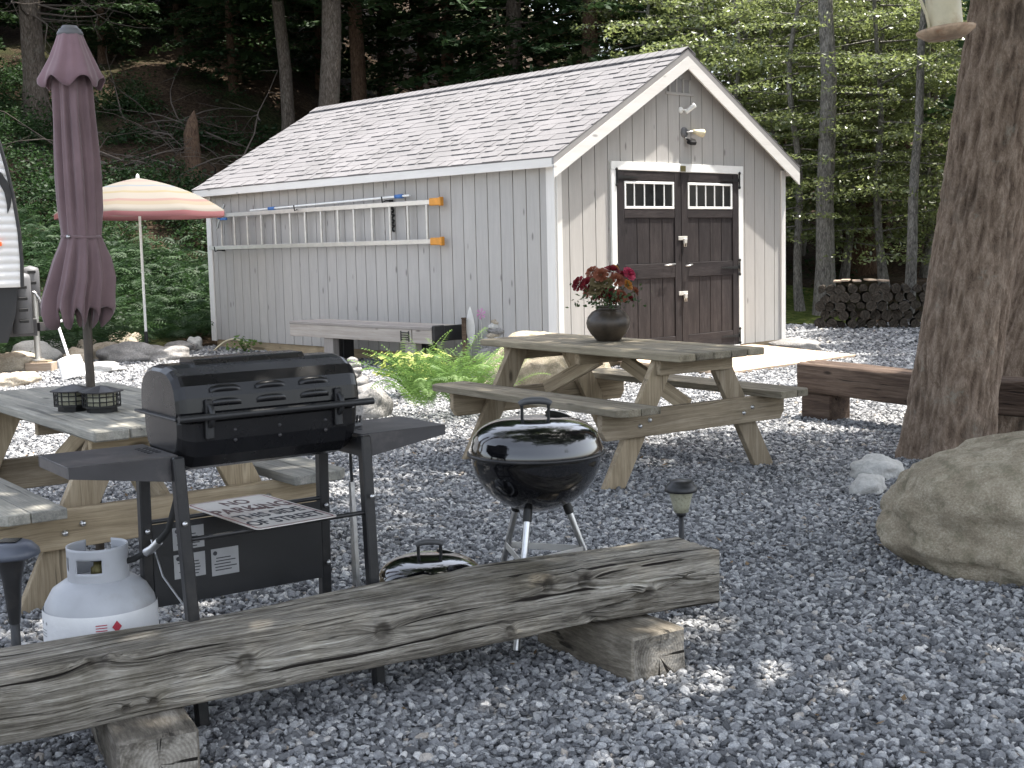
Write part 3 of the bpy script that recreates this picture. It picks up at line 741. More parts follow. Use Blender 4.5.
big = yard_tree(yb, lambda z: Vector((.125 * z + .012 * z * z * .2, 0, z)), lambda z: .235 + .04 * math.exp(-z / .5) - .004 * z,
          'massive rough barked tree trunk leaning right behind the big mossy boulder', (-2.4, 6.2, -2.0, 8.4, 4.9, 9.2, 900, 46, .42, 5), 3, 9, 'bark_big')
yard_tree(Vector((3.33, 8.75, 0)), lambda z: Vector((.30 * z, .12 * z, z)), lambda z: .215 + .06 * math.exp(-z / .4) - .006 * z,
          'second rough trunk slanting right behind the massive trunk at the photo edge', (3.6, 9.5, 3.5, 9.0, 6.5, 10.5, 330, 46, .36, 8), 11, 8.5, 'bark_big', 120, 110)
# a yard tree just left of the picture whose foliage shades the near table and the grills
yard_tree(Vector((-5.2, 6.4, 0)), lambda z: Vector((.05 * z, .02 * z, z)), lambda z: .2 + .06 * math.exp(-z / .4) - .008 * z,
          'tall yard tree standing left of the near picnic table', (-5.0, -2.0, 1.0, 7.0, 5.2, 8.8, 220, 46, .26, 12), 21, 8.5, 'bark', 40, 24)

# ---- ferns and low plants
def frond(L, n, wd, bend, th0):
    """one arched frond along +x: pinna diamonds as V,F (numpy)"""
    V = []; F = []; x = z = 0.; ds = L / n
    for i in range(n):
        t = (i + .6) / n; th = R(th0 - bend * t ** 1.3); dx, dz = math.cos(th), math.sin(th); x += dx * ds; z += dz * ds
        if i < n * .12: continue
        w = wd * L * math.sin(math.pi * (t * .84 + .13)) ** .8; wl = ds * .62
        for sg in (-1, 1):
            b = len(V)
            V += [(x, 0, z), (x + dx * (w * .3 - wl * .3), sg * w * .5, z + dz * (w * .3 - wl * .3) + .01 * L), (x + dx * w * .45, sg * w, z + dz * w * .4 - w * .22), (x + dx * (w * .1 + wl * .7), sg * w * .48, z + dz * (w * .1 + wl * .7))]
            F.append((b, b + 1, b + 2, b + 3))
    return np.array(V), np.array(F)
def frond_field(name, pts, mat, parent=None, Lr=(.4, .8), n=13, wd=.22, per=7, archr=(55, 105), lrnd=(0, 1), lift=0., th0=(60, 84)):
    VV = []; FF = []; RR = []; b = 0
    for p in pts:
        a0 = random.uniform(0, 6.28)
        for k in range(per):
            L = random.uniform(*Lr); V, F = frond(L, n, wd * random.uniform(.8, 1.15), random.uniform(*archr), random.uniform(*th0))
            a = a0 + k * 6.283 / per + random.uniform(-.35, .35); c, s = math.cos(a), math.sin(a); ro = random.gauss(0, .25)
            y = V[:, 1] * math.cos(ro) - 0; z = V[:, 2] + V[:, 1] * math.sin(ro)
            W = np.stack([V[:, 0] * c - y * s + p[0], V[:, 0] * s + y * c + p[1], z + p[2] + lift], 1)
            VV.append(W); FF.append(F + b); b += len(W); RR.append(np.full(len(W), random.uniform(*lrnd)) + np.random.uniform(-.1, .1, len(W)))
    return npmesh(name, np.concatenate(VV), np.concatenate(FF), M[mat], parent, rnd=np.clip(np.concatenate(RR), 0, 1))
pts = []
while len(pts) < 300:
    x = random.uniform(-9.5, -4.0); y = random.uniform(float(edge(x)) - .25, 21.5)
    u = (Vector((x, y, 0)) - SHED_O)
    if -.35 < u.dot(SU) and u.dot(SV) < 7.5 and u.dot(SU) < 4.3: continue
    if noise.noise(Vector((x * .6, y * .6, 1))) < -.25: continue
    pts.append((x, y, hz(x, y)))
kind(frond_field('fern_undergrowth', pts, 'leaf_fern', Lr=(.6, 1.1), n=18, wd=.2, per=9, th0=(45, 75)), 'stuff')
def bushes(name, spots, mat, lsize, per):
    P = []
    for (x, y, z, r, h) in spots:
        n = int(per * r * r * h); d = RNG.normal(size=(n, 3)); d /= np.linalg.norm(d, axis=1, keepdims=True); d *= RNG.uniform(.55, 1.05, (n, 1))
        d[:, 2] = np.abs(d[:, 2]); P.append(np.array([x, y, z]) + d * np.array([r, r, h]))
    P = np.concatenate(P); n = len(P); N = RNG.normal(0, .45, (n, 3)); N[:, 2] += 1
    cl = np.array([noise.noise(Vector(p) * 1.5) for p in P])
    V, F = leaves(P, N, lsize * RNG.uniform(.6, 1.4, n), lsize * RNG.uniform(.45, .75, n))
    o = npmesh(name, V, F, M[mat], rnd=np.repeat(np.clip(.5 + cl * .8 + RNG.normal(0, .2, n), 0, 1), 4)); return kind(o, 'stuff')
sp = []
for i in range(380):
    x = random.uniform(-14.5, -3.9); y = random.uniform(18.0, 31 if x < -7.5 else 28)
    u = Vector((x, y, 0)) - SHED_O
    if u.dot(SU) > -.9 and u.dot(SV) < 8.2: continue
    if noise.noise(Vector((x * .45, y * .45, 5))) < -.12 + (.16 if x > -6 and y > 21 else 0): continue
    sp.append((x, y, hz(x, y), random.uniform(.3, .75), random.uniform(.35, .95)))
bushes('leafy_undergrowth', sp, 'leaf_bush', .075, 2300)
sp = []
for i in range(320):
    x = random.uniform(-13, 14); y = random.uniform(22.5, 38)
    if noise.noise(Vector((x * .35, y * .35, 9))) < .02: continue
    if y < float(edge(x)) + .8: continue
    u = Vector((x, y, 0)) - SHED_O
    if u.dot(SU) > -1.5 and u.dot(SV) < 9 and u.dot(SU) < 5: continue
    sp.append((x, y, hz(x, y), random.uniform(.3, .8), random.uniform(.2, .6)))
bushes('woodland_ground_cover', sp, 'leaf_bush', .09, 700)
# dead branches of the hemlock behind the plum umbrella
mb = MB(); ob = Vector(tA.location)
for i in range(26):
    z = random.uniform(2.2, 6.); az = random.uniform(-1.5, .7); L = random.uniform(1.2, 3.4)
    p = Vector((0, 0, z)); pts_ = [p]; d = Vector((math.cos(az), math.sin(az), random.uniform(-.25, .1)))
    for k in range(6): d = (d + Vector((random.gauss(0, .15), random.gauss(0, .15), random.gauss(-.05, .12)))).normalized(); p = p + d * L / 6; pts_.append(p)
    mb.tube(pts_, [.028, .022, .018, .014, .01, .007, .004], 5, False)
    for q in pts_[2:]:
        e = q + Vector((random.gauss(0, .4), random.gauss(0, .3), random.uniform(-.5, .15))); mb.tube([q, (q + e) / 2 + Vector((0, 0, -.04)), e], [.008, .006, .003], 4, False)
mb.build('dead_branches', M['twig'], tA)

# brush heaps: fallen dead branches on the dark slope
for k, (px, D, lb_) in enumerate(((120, 24.5, 'tangle of fallen dead branches on the slope right of the folded umbrella top'), (175, 27, 'tangle of dead branches higher on the dark slope left of the broken stump'), (245, 26, 'tangle of dead branches on the slope right of the broken stump'))):
    x, y = hill(px, D); t = thing('fallen_branches', lb_, 'dead branches', (x, y, hz(x, y))); mb = MB()
    for i in range(26):
        p_ = Vector((random.gauss(0, .9), random.gauss(0, .5), random.uniform(0, .3))); d = Vector((random.gauss(0, 1), random.gauss(0, .6), random.uniform(-.1, .7))).normalized(); L = random.uniform(.8, 2.4); q = [p_]
        for j in range(5): d = (d + Vector((random.gauss(0, .18), random.gauss(0, .18), random.gauss(-.08, .12)))).normalized(); p_ = p_ + d * L / 5; q.append(p_)
        mb.tube(q, [.02, .017, .014, .01, .007, .004], 5, False)
        for qq in q[2:]: e = qq + Vector((random.gauss(0, .3), random.gauss(0, .2), random.uniform(-.2, .3))); mb.tube([qq, e], [.006, .003], 4, False)
    mb.build('branches', M['twig'], t)

# ================================================================== SHED
W_, L_ = 4.10, 7.015
SL = .5753
def rt(x, e=.147): return 2.269 + SL * (min(x, W_ - x) + e)          # roof surface height above local x
shed = thing('garden_shed', 'pale grey gabled garden shed with white trim and plum brown double doors', 'shed', SHED_O, TH)
# siding boards with open grooves
def wall_front(y0, sgn, name):
    mb = MB(); n = 20; w = W_ / n; g = .011
    for i in range(n):
        a, b = i * w + g / 2, (i + 1) * w - g / 2
        poly = [(a, .10), (b, .10), (b, rt(b) - .115)]
        if a < W_ / 2 < b: poly.append((W_ / 2, rt(W_ / 2) - .115))
        poly.append((a, rt(a) - .115))
        m = Matrix(((1, 0, 0, 0), (0, 0, -sgn, y0), (0, 1, 0, 0), (0, 0, 0, 1)))
        if sgn > 0: mb.prism(poly, .022, m)
        else: mb.prism(poly, .022, m)
    # swap grain to vertical
    mb.GC = [(q[1], q[0], q[2]) for q in mb.GC]
    back = [(0.012, .10), (W_ - .012, .10), (W_ - .012, rt(W_) - .13), (W_ / 2, rt(W_ / 2) - .13), (0.012, rt(0) - .13)]
    mb.prism(back, .02, Matrix(((1, 0, 0, 0), (0, 0, -sgn, y0 + sgn * .0215), (0, 1, 0, 0), (0, 0, 0, 1))))
    return mb
wall_front(.011, 1, 0).build('wall', M['siding'], shed)
wall_front(L_ - .011, -1, 0).build('wall', M['siding'], shed)
def wall_side(x0, sgn):
    mb = MB(); n = 34; w = (L_ - .05) / n; g = .011
    for i in range(n):
        a, b = .025 + i * w + g / 2, .025 + (i + 1) * w - g / 2
        M_ = Matrix.Translation((x0, (a + b) / 2, (.12 + 2.2) / 2)) @ Matrix(((0, 0, 1, 0), (0, 1, 0, 0), (1, 0, 0, 0), (0, 0, 0, 1)))
        mb.box((2.08, b - a, .022), M_, .002)
    mb.box((L_ - .06, .02, 2.08), Matrix.Translation((x0 + sgn * .0215, L_ / 2, 1.16)) @ Matrix.Rotation(R(90), 4, 'Z'), .001)
    return mb
wall_side(.011, 1).build('wall', M['siding'], shed)
wall_side(W_ - .011, -1).build('wall', M['siding'], shed)
sk = MB(); sk.beam((.05, .06, .055), (.05, L_ - .06, .055), .06, .13); sk.beam((W_ - .05, .06, .055), (W_ - .05, L_ - .06, .055), .06, .13)
sk.beam((.09, .05, .052), (W_ - .09, .05, .052), .05, .12); sk.build('skid', M['table'], shed)
# corner posts
for (x, sx) in ((0, -1), (W_, 1)):
    for (y, sy) in ((0, -1), (L_, 1)):
        mb = MB(); zt = 2.205
        mb.beam((x + sx * .012, y - sy * .05, .10), (x + sx * .012, y - sy * .05, zt), .022, .124, (0, 1, 0))
        mb.beam((x - sx * .046, y + sy * .012, .102), (x - sx * .046, y + sy * .012, zt + .02), .022, .094, (1, 0, 0)) if False else \
            mb.beam((x - sx * .040, y + sy * .0125, .101), (x - sx * .040, y + sy * .0125, zt + .016), .080, .0215, (0, 1, 0))
        mb.build('corner_post', M['trim'], shed)
# roof: deck + courses of laminated shingles
roof = MB()
e, of, ob = .147, .137, .151; y0, y1 = -of, L_ + ob
for sgn in (1, -1):
    def RP(s, y, h):                     # s = distance up the slope from the eave, h = height above the deck
        k = 1 / math.hypot(1, SL); x = -e + s * k; z = 2.269 - .012 + s * SL * k
        x -= h * SL * k; z += h * k
        return Vector((x if sgn > 0 else W_ - x, y, z))
    SLEN = (W_ / 2 + e) * math.hypot(1, SL)
    def hexa(s0, s1, a, b, t0, t1, base=0.0, rnd=None):
        P = [RP(s0, a, base), RP(s0, b, base), RP(s1, b, base), RP(s1, a, base), RP(s0, a, t0), RP(s0, b, t0), RP(s1, b, t1), RP(s1, a, t1)]
        Fc = [(0, 3, 2, 1), (4, 5, 6, 7), (0, 1, 5, 4), (1, 2, 6, 5), (2, 3, 7, 6), (3, 0, 4, 7)]
        if sgn > 0: Fc = [f[::-1] for f in Fc]
        roof.raw(P, Fc, False, None, random.random() if rnd is None else rnd)
    hexa(0, SLEN, y0 + .01, y1 - .01, 0, 0, -.03, .3)
    NC = 18; ex = SLEN / NC
    for c in range(NC):
        s0 = c * ex; s1 = min(SLEN - .002, s0 + ex + .025)
        hexa(s0, s1, y0, y1, .008, .003, .0005, random.uniform(.3, .7))
        y = y0 + random.uniform(-.1, .05)
        while y < y1:
            w = random.uniform(.11, .26)
            if random.random() < .62:
                hexa(s0 - .002, s1 - .004, max(y0 + .001, y), min(y1 - .001, y + w), .016, .005, .001, random.uniform(.2, 1))
            y += w + random.uniform(.0, .12)
# ridge caps
k = 1 / math.hypot(1, SL); y = y0
while y < y1 - .05:
    b = min(y + .15, y1)
    for sgn in (1, -1):
        zr = rt(W_ / 2) + .018
        P = [Vector((W_ / 2, y, zr + .006)), Vector((W_ / 2, b, zr)), Vector((W_ / 2 - sgn * .13, b, zr - .13 * SL)), Vector((W_ / 2 - sgn * .13, y, zr - .13 * SL + .006))]
        Q = [p - Vector((0, 0, .012)) for p in P]
        roof.raw(P + Q, [(0, 1, 2, 3) if sgn < 0 else (3, 2, 1, 0), (0, 3, 7, 4), (3, 2, 6, 7), (1, 0, 4, 5)], False, None, random.uniform(.3, .9))
    y += .14
roof.build('roof', M['shingle'], shed)
# fascia, soffit, rake boards
for sgn in (1, -1):
    X = lambda x: x if sgn > 0 else W_ - x
    mb = MB(); mb.beam((X(-e + .014), y0 + .022, 2.205), (X(-e + .014), y1 - .02, 2.205), .022, .094)
    mb.build('fascia', M['trim'], shed)
    mb = MB(); mb.beam((X(-e / 2 + .008), y0 + .03, 2.196), (X(-e / 2 + .008), y1 - .03, 2.196), .10, .014); mb.build('soffit', M['trim'], shed)
    for (yy, ys) in ((y0, 1), (y1, -1)):
        a = Vector((X(-e), 0, 2.269)); b = Vector((W_ / 2, 0, rt(W_ / 2)))
        def strip(h0, h1, th, yc, mat, nm, ext=0.):
            # vertical cut at both ends; h measured vertically below the roof surface
            poly = [(-e, 2.269 - h1), (W_ / 2, rt(W_ / 2) - h1), (W_ / 2, rt(W_ / 2) - h0), (-e, 2.269 - h0)]
            if sgn < 0: poly = [(W_ - x, z) for x, z in poly][::-1]
            m = Matrix(((1, 0, 0, 0), (0, 0, -1, yc), (0, 1, 0, 0), (0, 0, 0, 1)))
            q = MB(); q.prism(poly, th, m); q.build(nm, mat, shed)
        strip(.016, .085, .03, yy + ys * .017, M['trim_grey'], 'edge_shadow_band')  # grey strip painted in for the shadow below the shingle edge
        strip(.086, .225, .02, yy + ys * .008, M['trim'], 'rake_board')
# gable soffit between rake and wall
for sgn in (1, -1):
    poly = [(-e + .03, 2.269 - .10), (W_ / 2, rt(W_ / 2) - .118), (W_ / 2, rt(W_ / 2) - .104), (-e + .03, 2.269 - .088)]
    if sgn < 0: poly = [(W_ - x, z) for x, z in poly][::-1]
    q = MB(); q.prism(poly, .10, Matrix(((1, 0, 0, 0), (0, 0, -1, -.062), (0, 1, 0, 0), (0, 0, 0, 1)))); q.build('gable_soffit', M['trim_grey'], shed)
# door frame
fr = MB()
fr.beam((.885, -.017, .10), (.885, -.017, 2.157), .085, .030, (0, 1, 0)); fr.beam((3.165, -.017, .10), (3.165, -.017, 2.157), .085, .030, (0, 1, 0))
fr.beam((.842, -.018, 2.204), (3.208, -.018, 2.204), .032, .092)
fr.beam((.93, -.02, .085), (3.12, -.02, .085), .05, .03)
fr.build('door_frame', M['white_paint'], shed)
pq = MB(); pq.box((.09, .008, .065), Matrix.Translation((2.06, -.038, 2.195))); pq.build('plaque', M['gold'], shed)
def door(x0, x1, hinge):
    d = MB(); z0, z1 = .11, 2.15; sw = .115; yb = -.008
    d.box((z1 - z0 - .002, .012, x1 - x0 - .002), Matrix.Translation(((x0 + x1) / 2, yb + .003, (z0 + z1) / 2)) @ Matrix(((0, 0, 1, 0), (0, 1, 0, 0), (1, 0, 0, 0), (0, 0, 0, 1))), .001)
    def rail(za, zb): d.beam((x0 + sw, yb - .011, (za + zb) / 2), (x1 - sw, yb - .011, (za + zb) / 2), .018, zb - za)
    for xa in (x0 + sw / 2, x1 - sw / 2): d.beam((xa, yb - .012, z0), (xa, yb - .012, z1), sw - .002, .020, (0, 1, 0))
    rail(z0, .28); rail(.956, 1.122); rail(1.637, 1.725); rail(2.052, z1)
    for (za, zb) in ((.283, .953), (1.125, 1.634)):       # grooved panel boards
        n = 4; w = (x1 - x0 - 2 * sw) / n
        for i in range(n):
            xa = x0 + sw + w * (i + .5); d.beam((xa, yb - .006, za), (xa, yb - .006, zb), w - .012, .007, (0, 1, 0), .002)
    o = d.build('door', M['door'], shed)
    a, b = x0 + sw + .006, x1 - sw - .006; za, zb = 1.737, 2.040; wf = MB(); yy = yb - .012
    g = MB(); g.box((b - a - .02, .004, zb - za - .02), Matrix.Translation(((a + b) / 2, yb - .0065, (za + zb) / 2)), .0005)
    for z in (za + .014, zb - .014): wf.beam((a, yy, z), (b, yy, z), .022, .028)
    for x in (a + .014, b - .014): wf.beam((x, yy, za + .0285), (x, yy, zb - .0285), .027, .021, (0, 1, 0))
    for i in range(1, 5):
        x = a + (b - a) * i / 5; wf.beam((x, yy + .002, za + .0285), (x, yy + .002, zb - .0285), .017, .016, (0, 1, 0))
    w = wf.build('window_frame', M['white_paint'], o); 
    g.build('window_pane', M['glass_dark'], o)
    for z in (2.08, 1.04, .21):
        h = MB(); s = 1 if hinge < 0 else -1; xh = x0 if hinge < 0 else x1; y = yb - .027
        P = [(0, -.019), (.33, -.007), (.345, 0), (.33, .007), (0, .019)]
        if s < 0: P = [(-x, z_) for x, z_ in P][::-1]
        h.prism(P, .006, Matrix(((1, 0, 0, xh), (0, 0, -1, y), (0, 1, 0, z), (0, 0, 0, 1))), rnd=.5)
        h.tube([(xh - s * .006, y - .006, z - .05), (xh - s * .006, y - .006, z + .05)], .009, 8)
        for q in (-.085, .085): h.lathe([(0, -.006), (.018, -.006), (.018, .004), (0, .004)], Matrix.Translation((xh - s * .012, y - .004, z + q)) @ Matrix.Rotation(R(90), 4, 'X'), 10)
        h.beam((xh - s * .012, y - .002, z - .1), (xh - s * .012, y - .002, z + .1), .022, .006, (0, 1, 0))
        h.build('strap_hinge', M['black_iron'], o)
    return o
dl = door(.935, 2.028, -1); dr = door(2.034, 3.118, 1)
def hdl(x0, x1, z, par):
    h = MB(); y = -.033; h.tube([(x0, y, z), (x0 + .01, y - .035, z), (x1 - .01, y - .035, z + .012), (x1, y, z + .012)], .008, 8); h.build('handle', M['steel'], par)
hdl(1.72, 1.88, 1.10, dl); hdl(2.10, 2.19, 1.085, dr)
for z in (1.383, .749):
    h = MB(); y = -.036
    h.box((.16, .012, .045), Matrix.Translation((2.045, y, z + .02)), .003); h.box((.05, .03, .06), Matrix.Translation((2.07, y - .014, z - .01)), .006)
    h.tube([(2.05, y - .015, z - .035), (2.05, y - .018, z - .075), (2.085, y - .018, z - .075), (2.085, y - .015, z - .035)], .006, 6); h.build('hasp', M['alu'], dr)
# gable louvre
lv = MB(); xa, xb, za, zb = 1.80, 2.30, 3.04, 3.215
for x in np.linspace(xa + .07, xb - .07, 4): lv.beam((x, -.008, za), (x, -.008, min(zb, rt(x) - .225)), .03, .014, (0, 1, 0))
lv.beam((xa, -.0085, za), (xb, -.0085, za), .014, .03)
o = lv.build('vent', M['siding'], shed); lp = MB(); lp.box((xb - xa - .1, .004, zb - za - .02), Matrix.Translation(((xa + xb) / 2, -.003, (za + zb) / 2))); lp.build('vent_screen', M['trim_grey'], o)
for (v, z) in ((6.62, 1.90), (6.62, 1.40), (2.75, 1.93), (4.6, 1.90)):
    h = MB(); h.tube([(-.003, v, z), (-.09, v, z), (-.14, v, z - .02), (-.15, v, z + .05)], .009, 6); h.beam((-.006, v - .04, z), (-.006, v + .04, z), .01, .03)
    h.build('wall_hook', M['black_iron'], shed)
h = MB(); h.tube([(-.02, 2.72 + .03 * math.sin(i * 2.1), 1.86 - .021 * i) for i in range(15)], [.012 + .008 * (i % 2) for i in range(15)], 6); h.build('hanging_chain', M['black_iron'], shed)

# ---- things fixed to or hanging from the shed
def at_gable(u, z, out=0.): return SH(u, -out, z)
t = thing('security_camera', 'white bullet security camera just below the gable peak', 'security camera', at_gable(2.11, 2.86), TH); t.scale = (.62, .62, .62)
b = MB(); b.lathe([(0, .022), (.045, .022), (.06, .012), (.062, 0), (0, 0)], Matrix.Rotation(R(90), 4, 'X') @ Matrix.Translation((-.06, 0, 0)), 18); b.tube([(-.06, -.02, 0), (-.02, -.07, 0), (.03, -.09, .005)], .013, 8); b.build('bracket', M['white_paint'], t)
b = MB(); b.lathe([(0, -.09), (.038, -.09), (.042, -.08), (.042, .09), (.047, .1), (.047, .13), (.04, .13)], Matrix.Translation((.06, -.11, .01)) @ Matrix.Rotation(R(-62), 4, 'X') @ Matrix.Rotation(R(100), 4, 'X') @ Matrix.Rotation(R(40), 4, 'Y'), 16); b.build('housing', M['white_paint'], t)
b = MB(); b.lathe([(0, .1), (.038, .1)], Matrix.Translation((.06, -.11, .01)) @ Matrix.Rotation(R(38), 4, 'X') @ Matrix.Rotation(R(40), 4, 'Y'), 16); b.lathe([(.041, .128), (0, .129)], Matrix.Translation((.06, -.11, .01)) @ Matrix.Rotation(R(38), 4, 'X') @ Matrix.Rotation(R(40), 4, 'Y'), 16); b.build('camera_lens', M['glass_dark'], t)
t = thing('flood_light', 'cream flood light with a round grey base below the white camera on the gable', 'flood light', at_gable(2.13, 2.61), TH); t.scale = (.82, .82, .82)
b = MB(); b.lathe([(0, .03), (.05, .03), (.075, .012), (.078, 0), (0, 0)], Matrix.Rotation(R(90), 4, 'X'), 20); b.build('base', M['grey_plastic'], t)
b = MB(); b.tube([(.02, -.03, 0), (.07, -.07, .01), (.12, -.08, .01)], .014, 8); b.build('arm', M['alu'], t)
b = MB(); b.lathe([(0, -.02), (.03, -.02), (.034, .04), (.055, .12), (.058, .155), (.05, .155), (.03, .1), (0, .1)], Matrix.Translation((.12, -.085, .01)) @ Matrix.Rotation(R(98), 4, 'Y') @ Matrix.Rotation(R(14), 4, 'X'), 20); b.build('lamp_head', M['cream'], t)
t = thing('motion_sensor', 'small dark motion sensor hanging under the flood light on the gable', 'sensor', at_gable(2.16, 2.49), TH)
b = MB(); b.tube([(-.02, -.01, .06), (0, -.05, .03)], .012, 8); b.build('arm', M['alu'], t)
b = MB(); b.box((.10, .08, .05), Matrix.Translation((.02, -.07, .005)) @ Matrix.Rotation(R(20), 4, 'X'), .014); b.box((.11, .06, .02), Matrix.Translation((.02, -.06, .036)) @ Matrix.Rotation(R(20), 4, 'X'), .006); b.build('housing', M['dark_plastic'], t)

# ladder hung on the long wall
lad = thing('ladder', 'aluminium ladder with orange end caps hung sideways on the long shed wall', 'ladder', SH(0, 0, 0), TH)
lx = -.085
for z in (1.433, 1.883):
    b = MB(); b.beam((lx, 1.80, z), (lx, 6.86, z), .028, .055, (0, 0, 1), .004); b.build('rail', M['alu'], lad)
for v in (6.508, 6.166, 5.833, 5.484, 5.145, 4.792, 4.449, 4.095, 3.729, 3.396, 3.033, 2.682, 2.342, 1.995):
    b = MB(); b.tube([(lx, v, 1.461), (lx, v, 1.855)], .017, 8); b.build('rung', M['alu'], lad)
for z in (1.433, 1.883):
    b = MB(); b.box((.05, .20, .085), Matrix.Translation((lx, 1.83, z)), .01); b.box((.056, .03, .1), Matrix.Translation((lx, 1.735, z)), .008); b.build('end_cap', M['orange'], lad)
t = thing('extension_pole', 'thin white pole with blue clips resting along the top rail of the ladder', 'pole', SH(0, 0, 0), TH)
b = MB(); b.tube([(-.08, 5.75, 1.925), (-.08, 2.3, 1.975)], .013, 8); b.build('shaft', M['white_paint'], t)
for v in (5.22, 2.5):
    b = MB(); zz = 1.925 + (5.75 - v) / 3.45 * .05; b.lathe([(.014, -.07), (.024, -.07), (.024, .07), (.014, .07)], Matrix.Translation((-.08, v, zz)) @ Matrix.Rotation(R(90), 4, 'X'), 12); b.build('clip', M['blue'], t)
t = thing('bar_clamp', 'blue hand clamp gripping the far left end of the ladder', 'clamp', SH(-.13, 6.45, 1.86), TH)
b = MB(); b.beam((0, .10, -.16), (0, -.12, .17), .022, .03); b.build('bar', M['steel'], t)
b = MB(); b.box((.05, .06, .12), Matrix.Translation((-.015, 0, .03)) @ Matrix.Rotation(R(35), 4, 'X'), .012); b.box((.03, .16, .035), Matrix.Translation((0, -.08, -.03)), .008); b.build('jaw', M['blue'], t)

# pale plank ramp before the doors
t = thing('door_ramp', 'pale sunlit plank ramp in front of the shed doors', 'ramp', SH(0, 0, 0), TH)
b = MB()
for i in range(10):
    y = -.12 - i * .145; b.box((2.45, .14, .03), Matrix.Translation((2.03, y - .07, .083 - .0068 * i)) @ Matrix.Rotation(R(2.7), 4, 'X'), .004)
b.build('deck', M['ramp'], t)
b = MB()
for x in (.85, 2.03, 3.2): b.beam((x, -.13, .035), (x, -1.5, .012), .05, .05)
b.build('joist', M['table'], t)

# long low bench against the wall
def at_wall(px, py, out):                # point on the plane standing 'out' metres off the long wall
    d = _fw + _rt * ((px - 512) / CAM_F) - _up * ((py - 384) / CAM_F); c = Vector((0, 0, CAM_H)); q = SHED_O - SU * out
    k = (q - c).dot(SU) / d.dot(SU); p = c + d * k - SHED_O
    return p.dot(SV), p.z
v0, zt = at_wall(290, 322, .62); v1, zt1 = at_wall(432, 326, .62); zt = (zt + zt1) / 2
t = thing('wall_bench', 'long low grey bench with a vented apron standing along the shed wall', 'bench', SH(-.36, (v0 + v1) / 2, 0), TH)
Lb = v0 - v1; b = MB()
for x in (-.17, .0, .17): b.box((Lb, .165, .035), Matrix.Translation((x - .02, 0, zt - .018)) @ Matrix.Rotation(R(90), 4, 'Z'), .004)
b.build('seat', M['bench_grey'], t)
b = MB(); b.box((Lb - .36, .022, .15), Matrix.Translation((-.255, .18, zt - .112)) @ Matrix.Rotation(R(90), 4, 'Z'), .003); b.box((.34, .022, .15), Matrix.Translation((-.2555, -Lb / 2 + .172, zt - .112)) @ Matrix.Rotation(R(90), 4, 'Z'), .003); b.build('apron', M['bench_grey'], t)
b = MB()
for i in range(4): b.box((.012, .11, .012), Matrix.Translation((-.27, -Lb / 2 + .47, zt - .075 - .026 * i)), .002)
for y in (-.07, .07): b.box((.012, .012, .12), Matrix.Translation((-.27, -Lb / 2 + .47 + y, zt - .114)), .002)
b.build('vent', M['dark_plastic'], t)
vl = at_wall(327, 350, .62)[0] - (v0 + v1) / 2
for y in (vl, -Lb / 2 + .42):
    b = MB(); b.beam((-.19, y, -.01), (-.19, y, zt - .19), .09, .19, (0, 1, 0)); b.build('leg', M['bench_grey'], t); b = MB(); b.beam((.0, y - .03, -.01), (.0, y - .03, zt - .05), .16, .12, (0, 1, 0)); b.build('leg', M['charcoal'], t)
b = MB(); b.box((.52, .03, .17), Matrix.Translation((-.01, -Lb / 2 - .018, zt - .075)), .006); b.box((.16, .045, .175), Matrix.Translation((-.19, -Lb / 2 - .02, zt - .07)), .01); b.build('end_panel', M['charcoal'], t)

